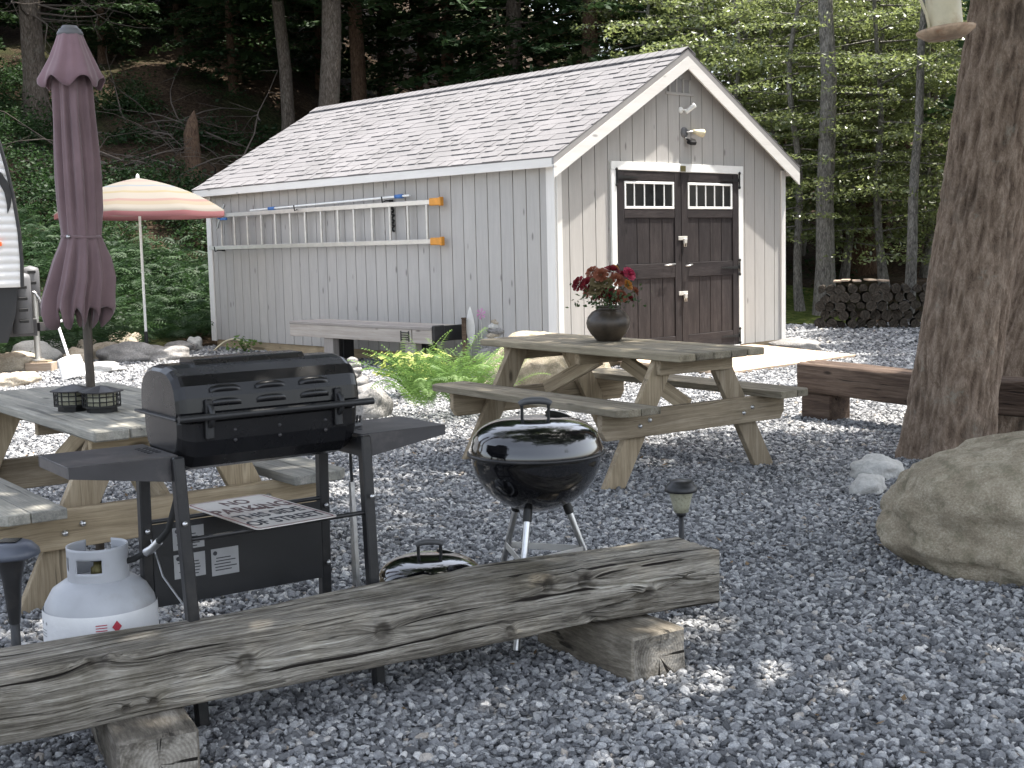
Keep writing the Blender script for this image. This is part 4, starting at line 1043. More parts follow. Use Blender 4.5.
# ================================================================== PICNIC TABLES
def picnic(name, label, cx, cy, an, L, W, H, so, sw, sh, ins, sp, topm, chs=.0):
    t = thing(name, label, 'picnic table', (cx, cy, 0), an)
    th = .042; b = MB(); n = 5; w = W / n
    for i in range(n):
        y = -W / 2 + w * (i + .5); e = random.uniform(-.006, .006)
        b.box((L + e, w - .005, th), Matrix.Translation((e / 2, y, H - th / 2 + random.uniform(-.0015, .0015))), .006)
    b.build('tabletop', M[topm], t)
    for sg in (-1, 1):
        b = MB(); y0 = so if sg > 0 else -so - sw; c = .05; w = sw / 2
        for i in range(2):
            ya, yb = y0 + i * w + .002, y0 + (i + 1) * w - .002
            if (i == 1) == (sg > 0):     # outer board has clipped corners
                P = [(-L / 2 + c, ya), (L / 2 - c, ya), (L / 2, ya), (L / 2, yb - c), (L / 2 - c, yb), (-L / 2 + c, yb), (-L / 2, yb - c), (-L / 2, ya)] if sg > 0 else [(-L / 2, yb), (-L / 2, ya + c), (-L / 2 + c, ya), (L / 2 - c, ya), (L / 2, ya + c), (L / 2, yb)]
            else: P = [(-L / 2, ya), (L / 2, ya), (L / 2, yb), (-L / 2, yb)]
            b.prism(P, .04, Matrix.Translation((0, 0, sh - .02)))
        b.build('bench_seat', M[topm], t, bevel=.004)
    for sx in (-1, 1):
        x = sx * (L / 2 - ins)
        for sg in (-1, 1):
            b = MB(); top = W * .30
            # leg plank 140 x 40 slanting outwards, feet cut level
            p0 = (sg * (sp / 2 - .07), -.004); p1 = (sg * top, H - th); wd = .152
            P = [(p0[0] - wd / 2, p0[1]), (p0[0] + wd / 2, p0[1]), (p1[0] + wd / 2, p1[1]), (p1[0] - wd / 2, p1[1])]
            b.prism(P, .042, Matrix(((0, 0, 1, x), (1, 0, 0, 0), (0, 1, 0, 0), (0, 0, 0, 1))))
            b.GC = [(q[1], q[0], q[2]) for q in b.GC]
            b.build('leg', M['table'], t, bevel=.004)
        b = MB(); xo = x + sx * .043; ext = so + sw - .035; zz = sh - .04 - .076
        P = [(-ext, zz - .076 + .05), (-ext + .03, zz - .076), (ext - .03, zz - .076), (ext, zz - .076 + .05), (ext, zz + .076), (-ext, zz + .076)]
        b.prism(P, .042, Matrix(((0, 0, 1, xo), (1, 0, 0, 0), (0, 1, 0, 0), (0, 0, 0, 1)))); b.build('cross_beam', M['table'], t, bevel=.004)
        bo = MB()
        for sg in (-1, 1):
            f = (zz / H); yc = sg * ((sp / 2 - .07) * (1 - f) + W * .30 * f)
            for dy in (-.035, .035): bo.lathe([(0, .012), (.009, .011), (.012, .004), (.014, 0)], Matrix.Translation((xo + sx * .0205, yc + dy, zz + dy * .4)) @ Matrix.Rotation(R(90 * sx), 4, 'Y'), 10)
        bo.build('bolt', M['steel'], t)
        b = MB(); b.beam((x + sx * .042, -W / 2 + .05, H - th - .045), (x + sx * .042, W / 2 - .05, H - th - .045), .038, .088); b.build('top_cleat', M['table'], t)
        b = MB(); b.beam((x - sx * .02, 0, zz + .05), (sx * .12, 0, H - th - .06), .088, .038, (0, 1, 0)); b.build('brace', M['table'], t)
    b = MB(); b.beam((0, -W / 2 + .06, H - th - .03), (0, W / 2 - .06, H - th - .03), .088, .038, (1, 0, 0)); b.build('top_cleat', M['table'], t)
    return t
picnic('picnic_table', 'weathered picnic table carrying the vase of dried flowers before the shed', .619, 7.927, -.96, 1.943, .66, .747, .46, .281, .478, .268, 1.322, 'table_top2')
picnic('picnic_table', 'weathered picnic table under the folded plum umbrella behind the gas grill', -1.826, 5.703, -.933, 1.837, .713, .703, .464, .267, .429, .238, 1.211, 'table_top')

# ---- vase with dried flowers
vp = Vector((.615, 8.10, .7475))
t = thing('vase', 'round dark bronze vase on the picnic table in front of the shed doors', 'vase', vp)
b = MB(); b.lathe([(0, 0), (.072, 0), (.078, .008), (.112, .045), (.134, .085), (.139, .115), (.13, .15), (.104, .182), (.078, .197), (.070, .203), (.074, .214), (.080, .22), (.074, .222), (.064, .212), (.06, .19)], None, 40); b.build('body', M['bronze'], t)
t = thing('flower_bouquet', 'bunch of dried red, rust and amber flowers standing in the bronze vase', 'flowers', vp + Vector((0, 0, .19)))
b = MB(); lf = []
heads = [((601, 275), 'f_rust', .04), ((588, 284), 'f_red', .05), ((592, 272), 'f_rust', .036), ((612, 271), 'f_red', .045), ((629, 274), 'f_pink', .04), ((598, 282), 'f_olive', .045), ((617, 280), 'f_rust', .042), ((605, 293), 'f_red', .052), ((589, 292), 'f_rust', .036),
         ((596, 290), 'f_olive', .04), ((627, 285), 'f_orange', .036), ((634, 291), 'f_rust', .034), ((620, 296), 'f_rust', .042), ((629, 299), 'f_red', .036), ((614, 269), 'f_orange', .034), ((579, 284), 'f_red', .042), ((621, 275), 'f_red', .034), ((607, 283), 'f_olive', .032), ((612, 300), 'f_rust', .034), ((597, 297), 'f_red', .03)]
for i, ((px, py), mt, r) in enumerate(heads):
    r *= 1.12
    p = AT(px, py, vp.y + random.uniform(-.13, .13)) - (vp + Vector((0, 0, .19)))
    b.tube([(p.x * .1, p.y * .1, -.1), (p.x * .35, p.y * .35, p.z * .5), p], .0028, 5, False)
    h = MB(); d = Vector((p.x, p.y - .1, .12)).normalized(); q = d.to_track_quat('Z', 'Y').to_matrix()
    for ring, (nr, rr, up) in enumerate(((9, 1., .15), (8, .8, .45), (6, .55, .75), (4, .3, 1.))):
        for k in range(nr):
            a = 6.283 * k / nr + ring * .4; c, s = math.cos(a), math.sin(a)
            pts = [Vector((c * r * .1, s * r * .1, 0)), Vector((c * r * rr - s * r * .32, s * r * rr + c * r * .32, up * r * .6)), Vector((c * r * rr * 1.15, s * r * rr * 1.15, up * r * .75)), Vector((c * r * rr + s * r * .32, s * r * rr - c * r * .32, up * r * .6))]
            h.raw([q @ x + p for x in pts], [(0, 1, 2, 3)], True, None, random.random())
    h.build('flower_head', M[mt], t)
b.build('stems', M['f_olive'], t)
P = RNG.normal(0, 1, (260, 3)) * np.array([.1, .1, .05]) + np.array([0, 0, .07]); P = P[(P[:, 2] > .02)]; Nn = RNG.normal(0, 1, (len(P), 3))
V, F = leaves(P, Nn, RNG.uniform(.02, .045, len(P)), RNG.uniform(.012, .022, len(P))); npmesh('leaves', V, F, M['f_leaf'], t, rnd=RNG.uniform(0, 1, len(V)))

# ---- lanterns and plum umbrella on the near table
def lantern(p, rz, label):
    t = thing('lantern', label, 'lantern', p, rz, 'black lanterns on the near table')
    b = MB(); b.lathe([(0, 0), (.062, 0), (.062, .018), (.055, .02), (0, .02)], None, 8, False); b.lathe([(.07, .02), (.078, .02), (.078, .028), (.06, .028)], None, 8, False); b.build('base', M['black_iron'], t)
    b = MB()
    for k in range(8):
        a = R(45 * k); a2 = R(45 * (k + 1)); p0 = Vector((math.cos(a) * .075, math.sin(a) * .075, 0)); p1 = Vector((math.cos(a2) * .075, math.sin(a2) * .075, 0))
        b.tube([p0 + Vector((0, 0, .026)), p0 + Vector((0, 0, .085))], .0035, 5, False)
        for z in (.045, .066): b.tube([p0 + Vector((0, 0, z)), p1 + Vector((0, 0, z))], .0022, 4, False)
        m = (p0 + p1) / 2; b.tube([m + Vector((0, 0, .028)), m * 1.0 + Vector((0, 0, .083))], .0022, 4, False)
    b.build('cage', M['black_iron'], t)
    b = MB(); b.lathe([(.052, .021), (.058, .03), (.058, .08), (.05, .084)], None, 16); b.build('lamp_glass', M['glow_lens'], t)
    b = MB(); b.lathe([(.06, .083), (.09, .083), (.091, .088), (.02, .108), (.014, .108), (0, .112)], None, 8, False); b.build('roof', M['shelf'], t)
tz = .704
pole = Vector((-1.815, 5.52, tz))
lantern(Vector((-1.72, 5.36, tz)), .2, 'black lattice lantern in front of the umbrella pole, nearer of the two')
lantern(Vector((-1.865, 5.43, tz)), .5, 'black lattice lantern half hidden left of the other one by the pole')
um = thing('patio_umbrella', 'tall folded plum umbrella standing in the near picnic table', 'umbrella', (pole.x, pole.y, 0))
b = MB(); b.tube([(0, 0, -.005), (0, 0, 2.2)], .0195, 12); b.build('pole', M['bronze'], um)
def folds(prof, nf, amp, n=112, seed=0, hem=0.):
    V = []; F = []
    for i, (z, r, a, ox) in enumerate(prof):
        for j in range(n):
            th = 2 * math.pi * j / n
            w = math.sin(nf * th + 1.1 * noise.noise(Vector((z * 1.5, seed, 0)))) * .55 + math.sin((nf * 2 + 1) * th + 2.2 + z * 1.3) * .25 + noise.noise(Vector((math.cos(th) * 2, math.sin(th) * 2, z * 1.2 + seed))) * .7
            rr = r * (1 + a * w); dz = 0
            if i <= 1: dz = hem * math.sin(nf * th + .6) * (1 if i == 0 else .5)
            V.append((ox + rr * math.cos(th), rr * math.sin(th), z + dz))
    for i in range(len(prof) - 1):
        for j in range(n): F.append((i * n + j, i * n + (j + 1) % n, (i + 1) * n + (j + 1) % n, (i + 1) * n + j))
    return V, F
pr = [(1.09, .104, .40, -.05), (1.12, .112, .38, -.05), (1.18, .112, .34, -.042), (1.26, .106, .32, -.022), (1.34, .094, .28, -.012), (1.40, .083, .16, -.006), (1.435, .076, .1, -.004), (1.47, .077, .12, -.004), (1.55, .079, .22, -.004), (1.68, .082, .25, -.004), (1.82, .081, .25, -.006), (1.95, .077, .24, -.008), (2.06, .076, .2, -.008), (2.15, .066, .12, -.008), (2.24, .045, .08, 0)]
V, F = folds(pr, 10, 1, seed=1, hem=.045); o = npmesh('canopy', V, F, M['plum'], um, smooth=True)
sd = o.modifiers.new('cloth_thickness', 'SOLIDIFY'); sd.thickness = .004
V, F = folds([(2.075, .126, .13, -.006), (2.09, .126, .12, -.006), (2.12, .113, .1, -.004), (2.18, .085, .1, 0), (2.24, .061, .09, 0), (2.275, .05, .06, 0), (2.285, .04, .02, 0)], 6, 1, seed=5, hem=.022); o = npmesh('vent_flap', V, F, M['plum2'], um, smooth=True)
sd = o.modifiers.new('cloth_thickness', 'SOLIDIFY'); sd.thickness = .004
b = MB(); b.tube([(math.cos(a) * .079 - .004, math.sin(a) * .079, 1.435 + .004 * math.sin(a * 2)) for a in np.linspace(0, 6.1, 30)], .0065, 6, closed=True); b.build('tie_strap', M['plum'], um)
b = MB(); b.lathe([(0, -.006), (.008, -.004), (.008, .004), (0, .006)], Matrix.Translation((-.03, -.084, 1.436)) @ Matrix.Rotation(R(90), 4, 'X'), 10); b.build('strap_button', M['steel'], um)
b = MB(); b.lathe([(.05, 2.272), (.054, 2.278), (.05, 2.288), (.045, 2.29), (.046, 2.296), (.036, 2.302), (.03, 2.312), (0, 2.316)], None, 20); b.build('finial', M['grey_plastic'], um)

# ================================================================== GAS GRILL
GA = .613
gr = thing('gas_grill', 'black gas grill on a black cart with two folding side shelves', 'grill', (-.789, 3.872, 0), GA)
def sec(t0, pts, s): return [Vector((s, y, z)) for y, z in pts]
def loft_box(profile, ss, scale, nm, mat, bev, mb=None):
    m = mb or MB(); yc = 0; rings = []
    for s, (ky, kz, z0) in zip(ss, scale): rings.append([Vector((s, y * ky, z0 + (z - z0) * kz)) for y, z in profile])
    m.loft(rings[::-1] if False else rings); return m.build(nm, mat, gr, bevel=bev)
lidp = [(.156, .893), (.155, .94), (.148, .975), (.128, 1.005), (.095, 1.024), (.05, 1.033), (-.03, 1.033), (-.082, 1.026), (-.118, 1.008), (-.140, .98), (-.150, .945), (-.156, .893)]
lid = loft_box(lidp, (-.290, -.283, -.262, .262, .283, .290), ((.90, .88, .893), (.965, .96, .893), (1, 1, .893), (1, 1, .893), (.965, .96, .893), (.90, .88, .893)), 'lid', M['black_gloss'], .012)
b = MB(); b.loft([[Vector((s, y, z)) for y, z in ((.09, 1.02), (.07, 1.046), (-.03, 1.046), (-.055, 1.022))] for s in (-.19, .16)]); b.build('lid_hump', M['black_gloss'], lid, bevel=.006)
fd = Vector((0, -.118 + .146, 1.008 - .962)).normalized(); fn = Vector((0, -fd.z, fd.y))
for row, base in enumerate((Vector((0, -.146, .968)), Vector((0, -.153, .928)))):
    for c in (-.145, -.005, .135):
        sv = Vector((1, 0, 0)); fdir = fd if row == 0 else Vector((0, .05, 1)).normalized(); fnn = Vector((0, -fdir.z, fdir.y))
        n = 12; V = []; 
        for i in range(n + 1):
            x = -.046 + .092 * i / n; k = max(0., 1 - (x / .046) ** 2) ** .5
            V += [base + sv * (c + x) - fdir * .010 + fnn * .001, base + sv * (c + x) - fdir * .003 + fnn * .012 * k, base + sv * (c + x) + fdir * .012 * k + fnn * .002]
        F = []
        for i in range(n):
            for j in range(2): F.append((i * 3 + j, (i + 1) * 3 + j, (i + 1) * 3 + j + 1, i * 3 + j + 1))
        lo = MB(); lo.raw(V, F, True); lo.build('louvre', M['black_gloss'], lid)
fbp = [(-.150, .886), (-.147, .82), (-.135, .775), (-.105, .742), (-.06, .728), (.06, .728), (.105, .742), (.135, .775), (.147, .82), (.150, .886)]
loft_box(fbp, (-.286, -.277, -.24, .24, .277, .286), ((.86, .72, .886), (.94, .88, .886), (1, 1, .886), (1, 1, .886), (.94, .88, .886), (.86, .72, .886)), 'firebox', M['black_gloss'], .014)
b = MB(); P = [(-.305, -.168), (.305, -.168), (.305, .168), (-.305, .168)]; b.prism(P, .008, Matrix.Translation((0, 0, .8895))); b.build('rim', M['charcoal'], gr, bevel=.003)
b = MB(); b.tube([(-.30, -.185, .893), (.315, -.185, .893)], .0105, 10)
for s in (-.20, .21): b.tube([(s, -.152, .925), (s, -.178, .915), (s, -.186, .893), (s, -.172, .868), (s, -.15, .862)], .009, 8); b.box((.022, .016, .05), Matrix.Translation((s, -.158, .915)), .004); b.box((.026, .02, .06), Matrix.Translation((s, -.155, .855)), .005)
b.build('handle', M['dark_plastic'], gr)
b = MB()
for s in (-.12, .02, .17):
    for z in (.845, .815): b.lathe([(0, .005), (.005, .004), (.006, 0)], Matrix.Translation((s, -.147, z)) @ Matrix.Rotation(R(90), 4, 'X'), 8)
b.build('rivets', M['shelf'], gr)
# legs and cart rails
for sx in (-1, 1):
    b = MB(); b.beam((sx * .298, -.150, .785), (sx * (.30 if sx > 0 else .275), -.186, -.004), .034, .034, (0, 1, 0), .004); b.build('leg', M['charcoal'], gr)
    b = MB(); b.beam((sx * .298, .140, .785), (sx * .298, .160, -.004), .034, .034, (0, 1, 0), .004); b.build('leg', M['charcoal'], gr)
    b = MB(); b.beam((sx * .2985, -.160, .20), (sx * .2985, .140, .20), .026, .03); b.build('side_rail', M['charcoal'], gr)
    b = MB(); b.beam((sx * .2985, -.14, .745), (sx * .2985, .13, .745), .03, .05); b.build('side_rail', M['charcoal'], gr)
b = MB(); b.tube([(-.285, -.160, .547), (.285, -.160, .547)], .007, 8); b.build('front_bar', M['charcoal'], gr)
b = MB(); b.tube([(-.285, .140, .549), (.285, .140, .549)], .007, 8); b.build('rear_bar', M['charcoal'], gr)
bp = MB(); bp.box((.565, .006, .255), Matrix.Translation((0, .136, .4125)), .002); bpo = bp.build('back_panel', M['dark_plastic'], gr)
for (x, z, w, h) in ((-.17, .40, .10, .075), (-.055, .395, .09, .085), (-.17, .487, .10, .07)):
    q = MB(); q.box((w, .002, h), Matrix.Translation((x, .1315, z)), .0003); qo = q.build('label_sheet', M['paper'], bpo)
    q = MB()
    for i in range(5): q.box((w * random.uniform(.5, .8), .001, .003), Matrix.Translation((x + random.uniform(-.01, .004), .130, z + h * .15 - i * .0095)), .0002)
    q.lathe([(0, .0006), (.007, .0006)], Matrix.Translation((x - w * .36, .1302, z + h * .34)) @ Matrix.Rotation(R(90), 4, 'X'), 12); q.build('print', M['ink'], qo)
b = MB()
for sx in (-1, 1):
    for z in (.335, .525): b.lathe([(0, .006), (.006, .005), (.008, 0)], Matrix.Translation((sx * .2985, .122, z)) @ Matrix.Rotation(R(90), 4, 'X'), 10)
    b.lathe([(0, .006), (.006, .005), (.008, 0)], Matrix.Translation((sx * .2985, -.190, .60)) @ Matrix.Rotation(R(90), 4, 'X'), 10)
b.build('screws', M['steel'], gr)
# side shelves, deeper at the cart than at the tip
for sx in (-1, 1):
    b = MB(); P = [(.292, .712), (.597, .757), (.597, .786), (.292, .786)]
    if sx < 0: P = [(-x, z) for x, z in P][::-1]
    b.prism(P, .004, Matrix(((1, 0, 0, 0), (0, 0, -1, -.143), (0, 1, 0, 0), (0, 0, 0, 1)))); b.prism(P, .004, Matrix(((1, 0, 0, 0), (0, 0, -1, .143), (0, 1, 0, 0), (0, 0, 0, 1))))
    b.box((.306, .290, .004), Matrix.Translation((sx * .4445, 0, .7865)), .001); b.box((.004, .281, .029), Matrix.Translation((sx * .5945, 0, .7695)), .001)
    o = b.build('side_shelf', M['shelf'], gr)
    q = MB()
    for i in range(2):
        for k in range(5): q.box((.016, .006, .001), Matrix.Translation((sx * (.315 + .024 * i), -.05 + .026 * k, .7892)), .0002)
    q.build('slots', M['rubber'], o)
# hose, igniter wire and wheels
b = MB(); b.tube([(-.24, -.02, .735), (-.27, -.05, .64), (-.283, -.01, .55), (-.31, .05, .49), (-.35, .11, .452), (-.40, .15, .436)], .0095, 10); b.build('gas_hose', M['rubber'], gr)
b = MB(); b.tube([(-.298, .03, .512), (-.312, .053, .488), (-.325, .073, .474)], .0125, 10); b.build('hose_coupling', M['steel'], gr)
b = MB(); b.tube([(-.29, .12, .50), (-.285, .05, .40), (-.27, -.04, .345), (-.28, -.13, .335), (-.288, -.165, .40)], .0032, 6); b.build('cable', M['steel'], gr)
for sx in (-1, 1):
    b = MB(); b.lathe([(.02, -.016), (.07, -.016), (.078, -.01), (.078, .01), (.07, .016), (.02, .016), (.02, -.016)], Matrix.Translation((sx * .335, .165, .078)) @ Matrix.Rotation(R(90), 4, 'Y'), 24); b.build('wheel', M['rubber'], gr)
b = MB(); b.beam((-.33, -.015, .20), (.33, -.015, .20), .02, .02); b.build('lower_bar', M['charcoal'], gr)
GM = frame((-.789, 3.872, 0), GA)
# sign lying on the cart
c = [G(203, 503, .555), G(272, 493, .555), G(327, 523, .54), G(239, 539, .54)]
cx = sum((p for p in c), Vector()) / 4
sw_, sh_ = .325, .30
ex = ((c[1] - c[0]) + (c[2] - c[3])).normalized(); 
sg = thing('street_sign', 'worn white street sign lying flat across the lower bars of the grill cart', 'sign', (cx.x, cx.y, .556))
sg.rotation_euler = (0, 0, math.atan2(ex.y, ex.x))
def rrect(w, h, r, n=6):
    P = []
    for (x, y, a0) in ((w / 2 - r, -h / 2 + r, -90), (w / 2 - r, h / 2 - r, 0), (-w / 2 + r, h / 2 - r, 90), (-w / 2 + r, -h / 2 + r, 180)):
        for i in range(n + 1): a = R(a0 + 90 * i / n); P.append((x + r * math.cos(a), y + r * math.sin(a)))
    return P
sw_ = ((c[1] - c[0]).length + (c[2] - c[3]).length) / 2 * 1.02; sh_ = ((c[0] - c[3]).length + (c[1] - c[2]).length) / 2 * .98
b = MB(); b.prism(rrect(sw_, sh_, .022), .0022); b.build('plate', M['sign_white'], sg)
b = MB(); o1 = rrect(sw_ - .016, sh_ - .016, .016); o2 = rrect(sw_ - .026, sh_ - .026, .012); n = len(o1)
b.raw([(x, y, .0016) for x, y in o1] + [(x, y, .0016) for x, y in o2], [(i, (i + 1) % n, n + (i + 1) % n, n + i) for i in range(n)]); b.build('border', M['sign_red'], sg)
def text(s, size, x, y, z, mat, par, name='lettering', sx=1., rot=None):
    cu = bpy.data.curves.new(name, 'FONT'); cu.body = s; cu.size = size; cu.align_x = 'CENTER'; cu.align_y = 'CENTER'; cu.extrude = .0003; cu.offset = size * .018
    cu.materials.append(mat); tmp = bpy.data.objects.new('tmp', cu); me = bpy.data.meshes.new_from_object(tmp); bpy.data.objects.remove(tmp)
    a = me.attributes.new('gc', 'FLOAT_VECTOR', 'POINT'); c3 = np.zeros(len(me.vertices) * 3, np.float32); me.vertices.foreach_get('co', c3); a.data.foreach_set('vector', c3)
    o = bpy.data.objects.new(name, me); col.objects.link(o); o.parent = par; o.location = (x, y, z); o.scale = (sx, 1, 1)
    if rot: o.rotation_euler = rot
    return o
for s, yy, sz, mt, kx in (('NO', .33, .20, 'sign_brown', 1.05), ('PARKING', .10, .23, 'sign_brown', .98), ('THIS SIDE', -.13, .19, 'ink', 1.0), ('OF STREET', -.34, .19, 'ink', .98)):
    text(s, sh_ * sz * 1.02, 0, sh_ * yy, .0016, M[mt], sg, sx=kx * sw_ / sh_ * .98)
b = MB(); b.blob((.02, .03, .0016), (.022, .014, .0006), 4, .5, 2.5, 3); b.blob((.045, .012, .0016), (.012, .008, .0006), 7, .5, 2.5, 3); b.build('stain', M['sign_brown'], sg)
# brush on the right shelf
t = thing('grate_brush', 'small black grate scrubber lying on the right grill shelf', 'brush', GM @ Vector((.335, .03, .7895)), GA + .2)
b = MB(); b.box((.085, .06, .012), Matrix.Translation((0, 0, .006)), .004); b.build('back', M['grey_plastic'], t)
b = MB()
for i in range(7):
    for k in range(4): b.beam((-.036 + .012 * i, -.022 + .0147 * k, .012), (-.036 + .012 * i + .004, -.022 + .0147 * k, .034), .006, .006, (0, 1, 0), .001)
b.build('bristles', M['dark_plastic'], t)
# tongs and turner hanging from the right side rail
for i, (x, y, L, lb) in enumerate(((.318, -.02, .36, 'steel tongs hanging left on the grill cart side'), (.323, -.11, .33, 'steel spatula hanging right beside the tongs on the grill cart'))):
    t = thing('grill_tongs' if i == 0 else 'spatula', lb, 'utensil', GM @ Vector((x, y, .72)), GA)
    b = MB(); b.tube([(0, 0, 0), (0, 0, -.05), (.002, 0, -.13)], [.005, .006, .005], 6); b.build('handle', M['black_iron'], t)
    b = MB()
    if i == 0:
        for d in (-.011, .011): b.beam((0, d * .5, -.10), (.004, d * 1.3, -L - .08), .014, .004, (0, 1, 0), .001)
    else: b.beam((0, 0, -.12), (.004, 0, -L + .02), .018, .003, (0, 1, 0), .001); b.box((.003, .06, .1), Matrix.Translation((.004, 0, -L - .02)), .001)
    b.build('blade', M['steel'], t)

# ---- propane tank
tk = thing('propane_tank', 'pale grey propane tank with white label sleeve behind the old beam bench', 'gas tank', (-1.245, 3.76, 0), R(-20))
rr = .163; b = MB(); b.lathe([(0, .04), (.09, .042), (.135, .06), (rr - .004, .10), (rr, .13), (rr, .30), (rr - .006, .335), (.135, .375), (.10, .398), (.05, .408), (0, .41)], None, 48); b.build('body', M['tank'], tk)
b = MB(); b.lathe([(.112, 0), (.116, 0), (.116, .07), (.112, .07), (.112, 0)], None, 40); b.build('foot_ring', M['tank'], tk)
b = MB(); b.lathe([(rr + .0006, .10), (rr + .0022, .104), (rr + .0022, .316), (rr + .0006, .322)], None, 60); sv = b.build('label_sleeve', M['sleeve'], tk)
na, nz = 72, 14; V = []; F = []
def hole(a, z):
    for c0, w in ((-70, 24), (-128, 9), (60, 34)):
        d = (a - c0 + 180) % 360 - 180
        if abs(d) < w and .428 < z < .468: return True
    return 100 < a < 150 and z > .45
for i in range(nz + 1):
    for j in range(na): a = 2 * math.pi * j / na; V.append((.0885 * math.cos(a), .0885 * math.sin(a), .392 + .108 * i / nz))
for i in range(nz):
    for j in range(na):
        ad = (360 * (j + .5) / na + 180) % 360 - 180; z = .392 + .108 * (i + .5) / nz
        if not hole(ad, z): F.append((i * na + j, i * na + (j + 1) % na, (i + 1) * na + (j + 1) % na, (i + 1) * na + j))
b = MB(); b.raw(V, F, True); co = b.build('collar', M['tank'], tk); m = co.modifiers.new('thick', 'SOLIDIFY'); m.thickness = .0035
b = MB(); b.lathe([(0, .405), (.024, .405), (.022, .43), (.014, .436), (.014, .452), (0, .453)], None, 14); b.tube([(0, 0, .432), (.05, .02, .434), (.075, .035, .436)], .011, 8); b.build('valve', M['gold'], tk)
b = MB(); b.lathe([(0, .452), (.026, .452), (.026, .472), (0, .474)], None, 12); b.build('valve_knob', M['dark_plastic'], tk)
def on_tank(a, z, w, h, mat, nm, diamond=False):
    r = rr + .0032; q = MB(); n = 6; V = []
    if diamond:
        pts = [(0, -h), (w, 0), (0, h), (-w, 0)]; V = [(r * math.cos(a + x / r), r * math.sin(a + x / r), z + y) for x, y in pts]; V.append((r * math.cos(a), r * math.sin(a), z)); q.raw([Vector(v) for v in V], [(0, 1, 4), (1, 2, 4), (2, 3, 4), (3, 0, 4)])
    else:
        for i in range(n + 1):
            x = -w + 2 * w * i / n; V += [(r * math.cos(a + x / r), r * math.sin(a + x / r), z - h), (r * math.cos(a + x / r), r * math.sin(a + x / r), z + h)]
        q.raw([Vector(v) for v in V], [(2 * i, 2 * i + 2, 2 * i + 3, 2 * i + 1) for i in range(n)])
    q.build(nm, mat, sv)
on_tank(R(-37), .288, .014, .018, M['red'], 'hazard_diamond', True)
for k in range(3): on_tank(R(-52), .297 - .008 * k, .016, .0014, M['red'], 'print')
for k in range(3): on_tank(R(-125), .272 - .009 * k, .020, .0012, M['paper'], 'print')
on_tank(R(-128), .293, .006, .006, M['paper'], 'print', True); on_tank(R(-118), .293, .006, .006, M['paper'], 'print', True)

# ---- solar path lights
def solar(p, label, style):
    t = thing('solar_light', label, 'path light', p)
    b = MB()
    if style == 0:
        b.lathe([(.0, .0), (.013, 0), (.013, .42), (0, .42)], None, 14); b.build('stake', M['dark_plastic'], t)
        b = MB(); b.lathe([(.015, .34), (.019, .38), (.026, .46), (.034, .50), (.038, .535)], None, 24); b.build('lamp_cone', M['charcoal'], t)
        b = MB(); b.lathe([(.03, .535), (.074, .530), (.079, .536), (.077, .548), (.060, .566), (.045, .572), (0, .574)], None, 36); b.build('cap', M['cap'], t)
        b = MB(); b.box((.052, .052, .002), Matrix.Translation((0, 0, .5755)), .0004); b.build('solar_panel', M['glass_dark'], t)
    else:
        b.lathe([(0, -.05), (.011, -.05), (.011, .255), (0, .255)], None, 14); b.build('stake', M['dark_plastic'], t)
        b = MB(); b.lathe([(.018, .25), (.03, .252), (.036, .28), (.05, .335), (.052, .34)], None, 28); b.build('lens', M['glow_lens'], t)
        b = MB(); b.lathe([(.05, .338), (.066, .338), (.067, .346), (.060, .362), (.048, .372), (.044, .382), (0, .384)], None, 32); b.build('cap', M['charcoal'], t)
        b = MB(); b.lathe([(.012, .235), (.02, .237), (.02, .252), (.012, .253)], None, 16); b.build('ring', M['dark_plastic'], t)
M['cap'] = m_plain('blue_grey_lamp_cap', (.07, .078, .10), .4, var=.1)
solar(Vector((-1.40, 3.50, 0)), 'dark mushroom shaped solar light beside the propane tank', 0)
solar(Vector((.682, 5.2, 0)), 'small solar light with glass lens behind the right end of the beam bench', 1)

# ================================================================== KETTLE GRILLS
def handle_arch(parent, r, z, ang, mat='handle', k=1.):
    c, s = math.cos(ang), math.sin(ang); b = MB()
    pts = []; rs = []
    for i in range(13):
        t = -1 + 2 * i / 12; x = t * .056 * k; zz = z + .058 * k - .012 * k * abs(t) ** 3
        pts.append((c * x, s * x, zz)); rs.append(.0125 * k * (1 - .25 * abs(t) ** 4))
    b.tube(pts, rs, 10); b.build('handle', M[mat], parent)
    b = MB()
    for sg in (-1, 1): b.tube([(c * sg * .046 * k, s * sg * .046 * k, z - .012), (c * sg * .046 * k, s * sg * .046 * k, z + .048 * k)], .0055, 8)
    b.build('handle_bracket', M['black_iron'], parent)
kp = Vector((.078, 4.42, 0))
kt = thing('kettle_grill', 'round black kettle grill on shiny aluminium legs', 'grill', kp)
kr = .228; zr = .640
def arc(r, h, n, p=2.):   # half ellipse profile from rim to pole
    return [(r * math.cos(math.pi / 2 * i / n), h * math.sin(math.pi / 2 * i / n)) for i in range(n + 1)]
bowl = [(max(0.0, x * (1 if i < 12 else 1)), zr - z) for i, (x, z) in enumerate(arc(kr, .205, 14))][::-1]
b = MB(); b.lathe([(0, bowl[0][1])] + bowl + [(kr + .004, zr + .003), (kr - .006, zr + .003)], None, 72); b.build('bowl', M['kettle'], kt)
lidpr = [(kr + .005, zr + .002), (kr + .006, zr + .012), (kr - .002, zr + .03)] + [((kr - .004) * math.cos(a) ** .62, zr + .03 + .092 * math.sin(a)) for a in np.linspace(.18, math.pi / 2, 16)]
b = MB(); b.lathe(lidpr, None, 72); ld = b.build('lid', M['kettle'], kt)
b = MB(); b.lathe([(kr + .006, zr - .006), (kr + .0115, zr - .004), (kr + .0115, zr + .004), (kr + .006, zr + .006)], None, 72); b.build('rim_band', M['charcoal'], kt)
handle_arch(ld, .05, zr + .122, .05)
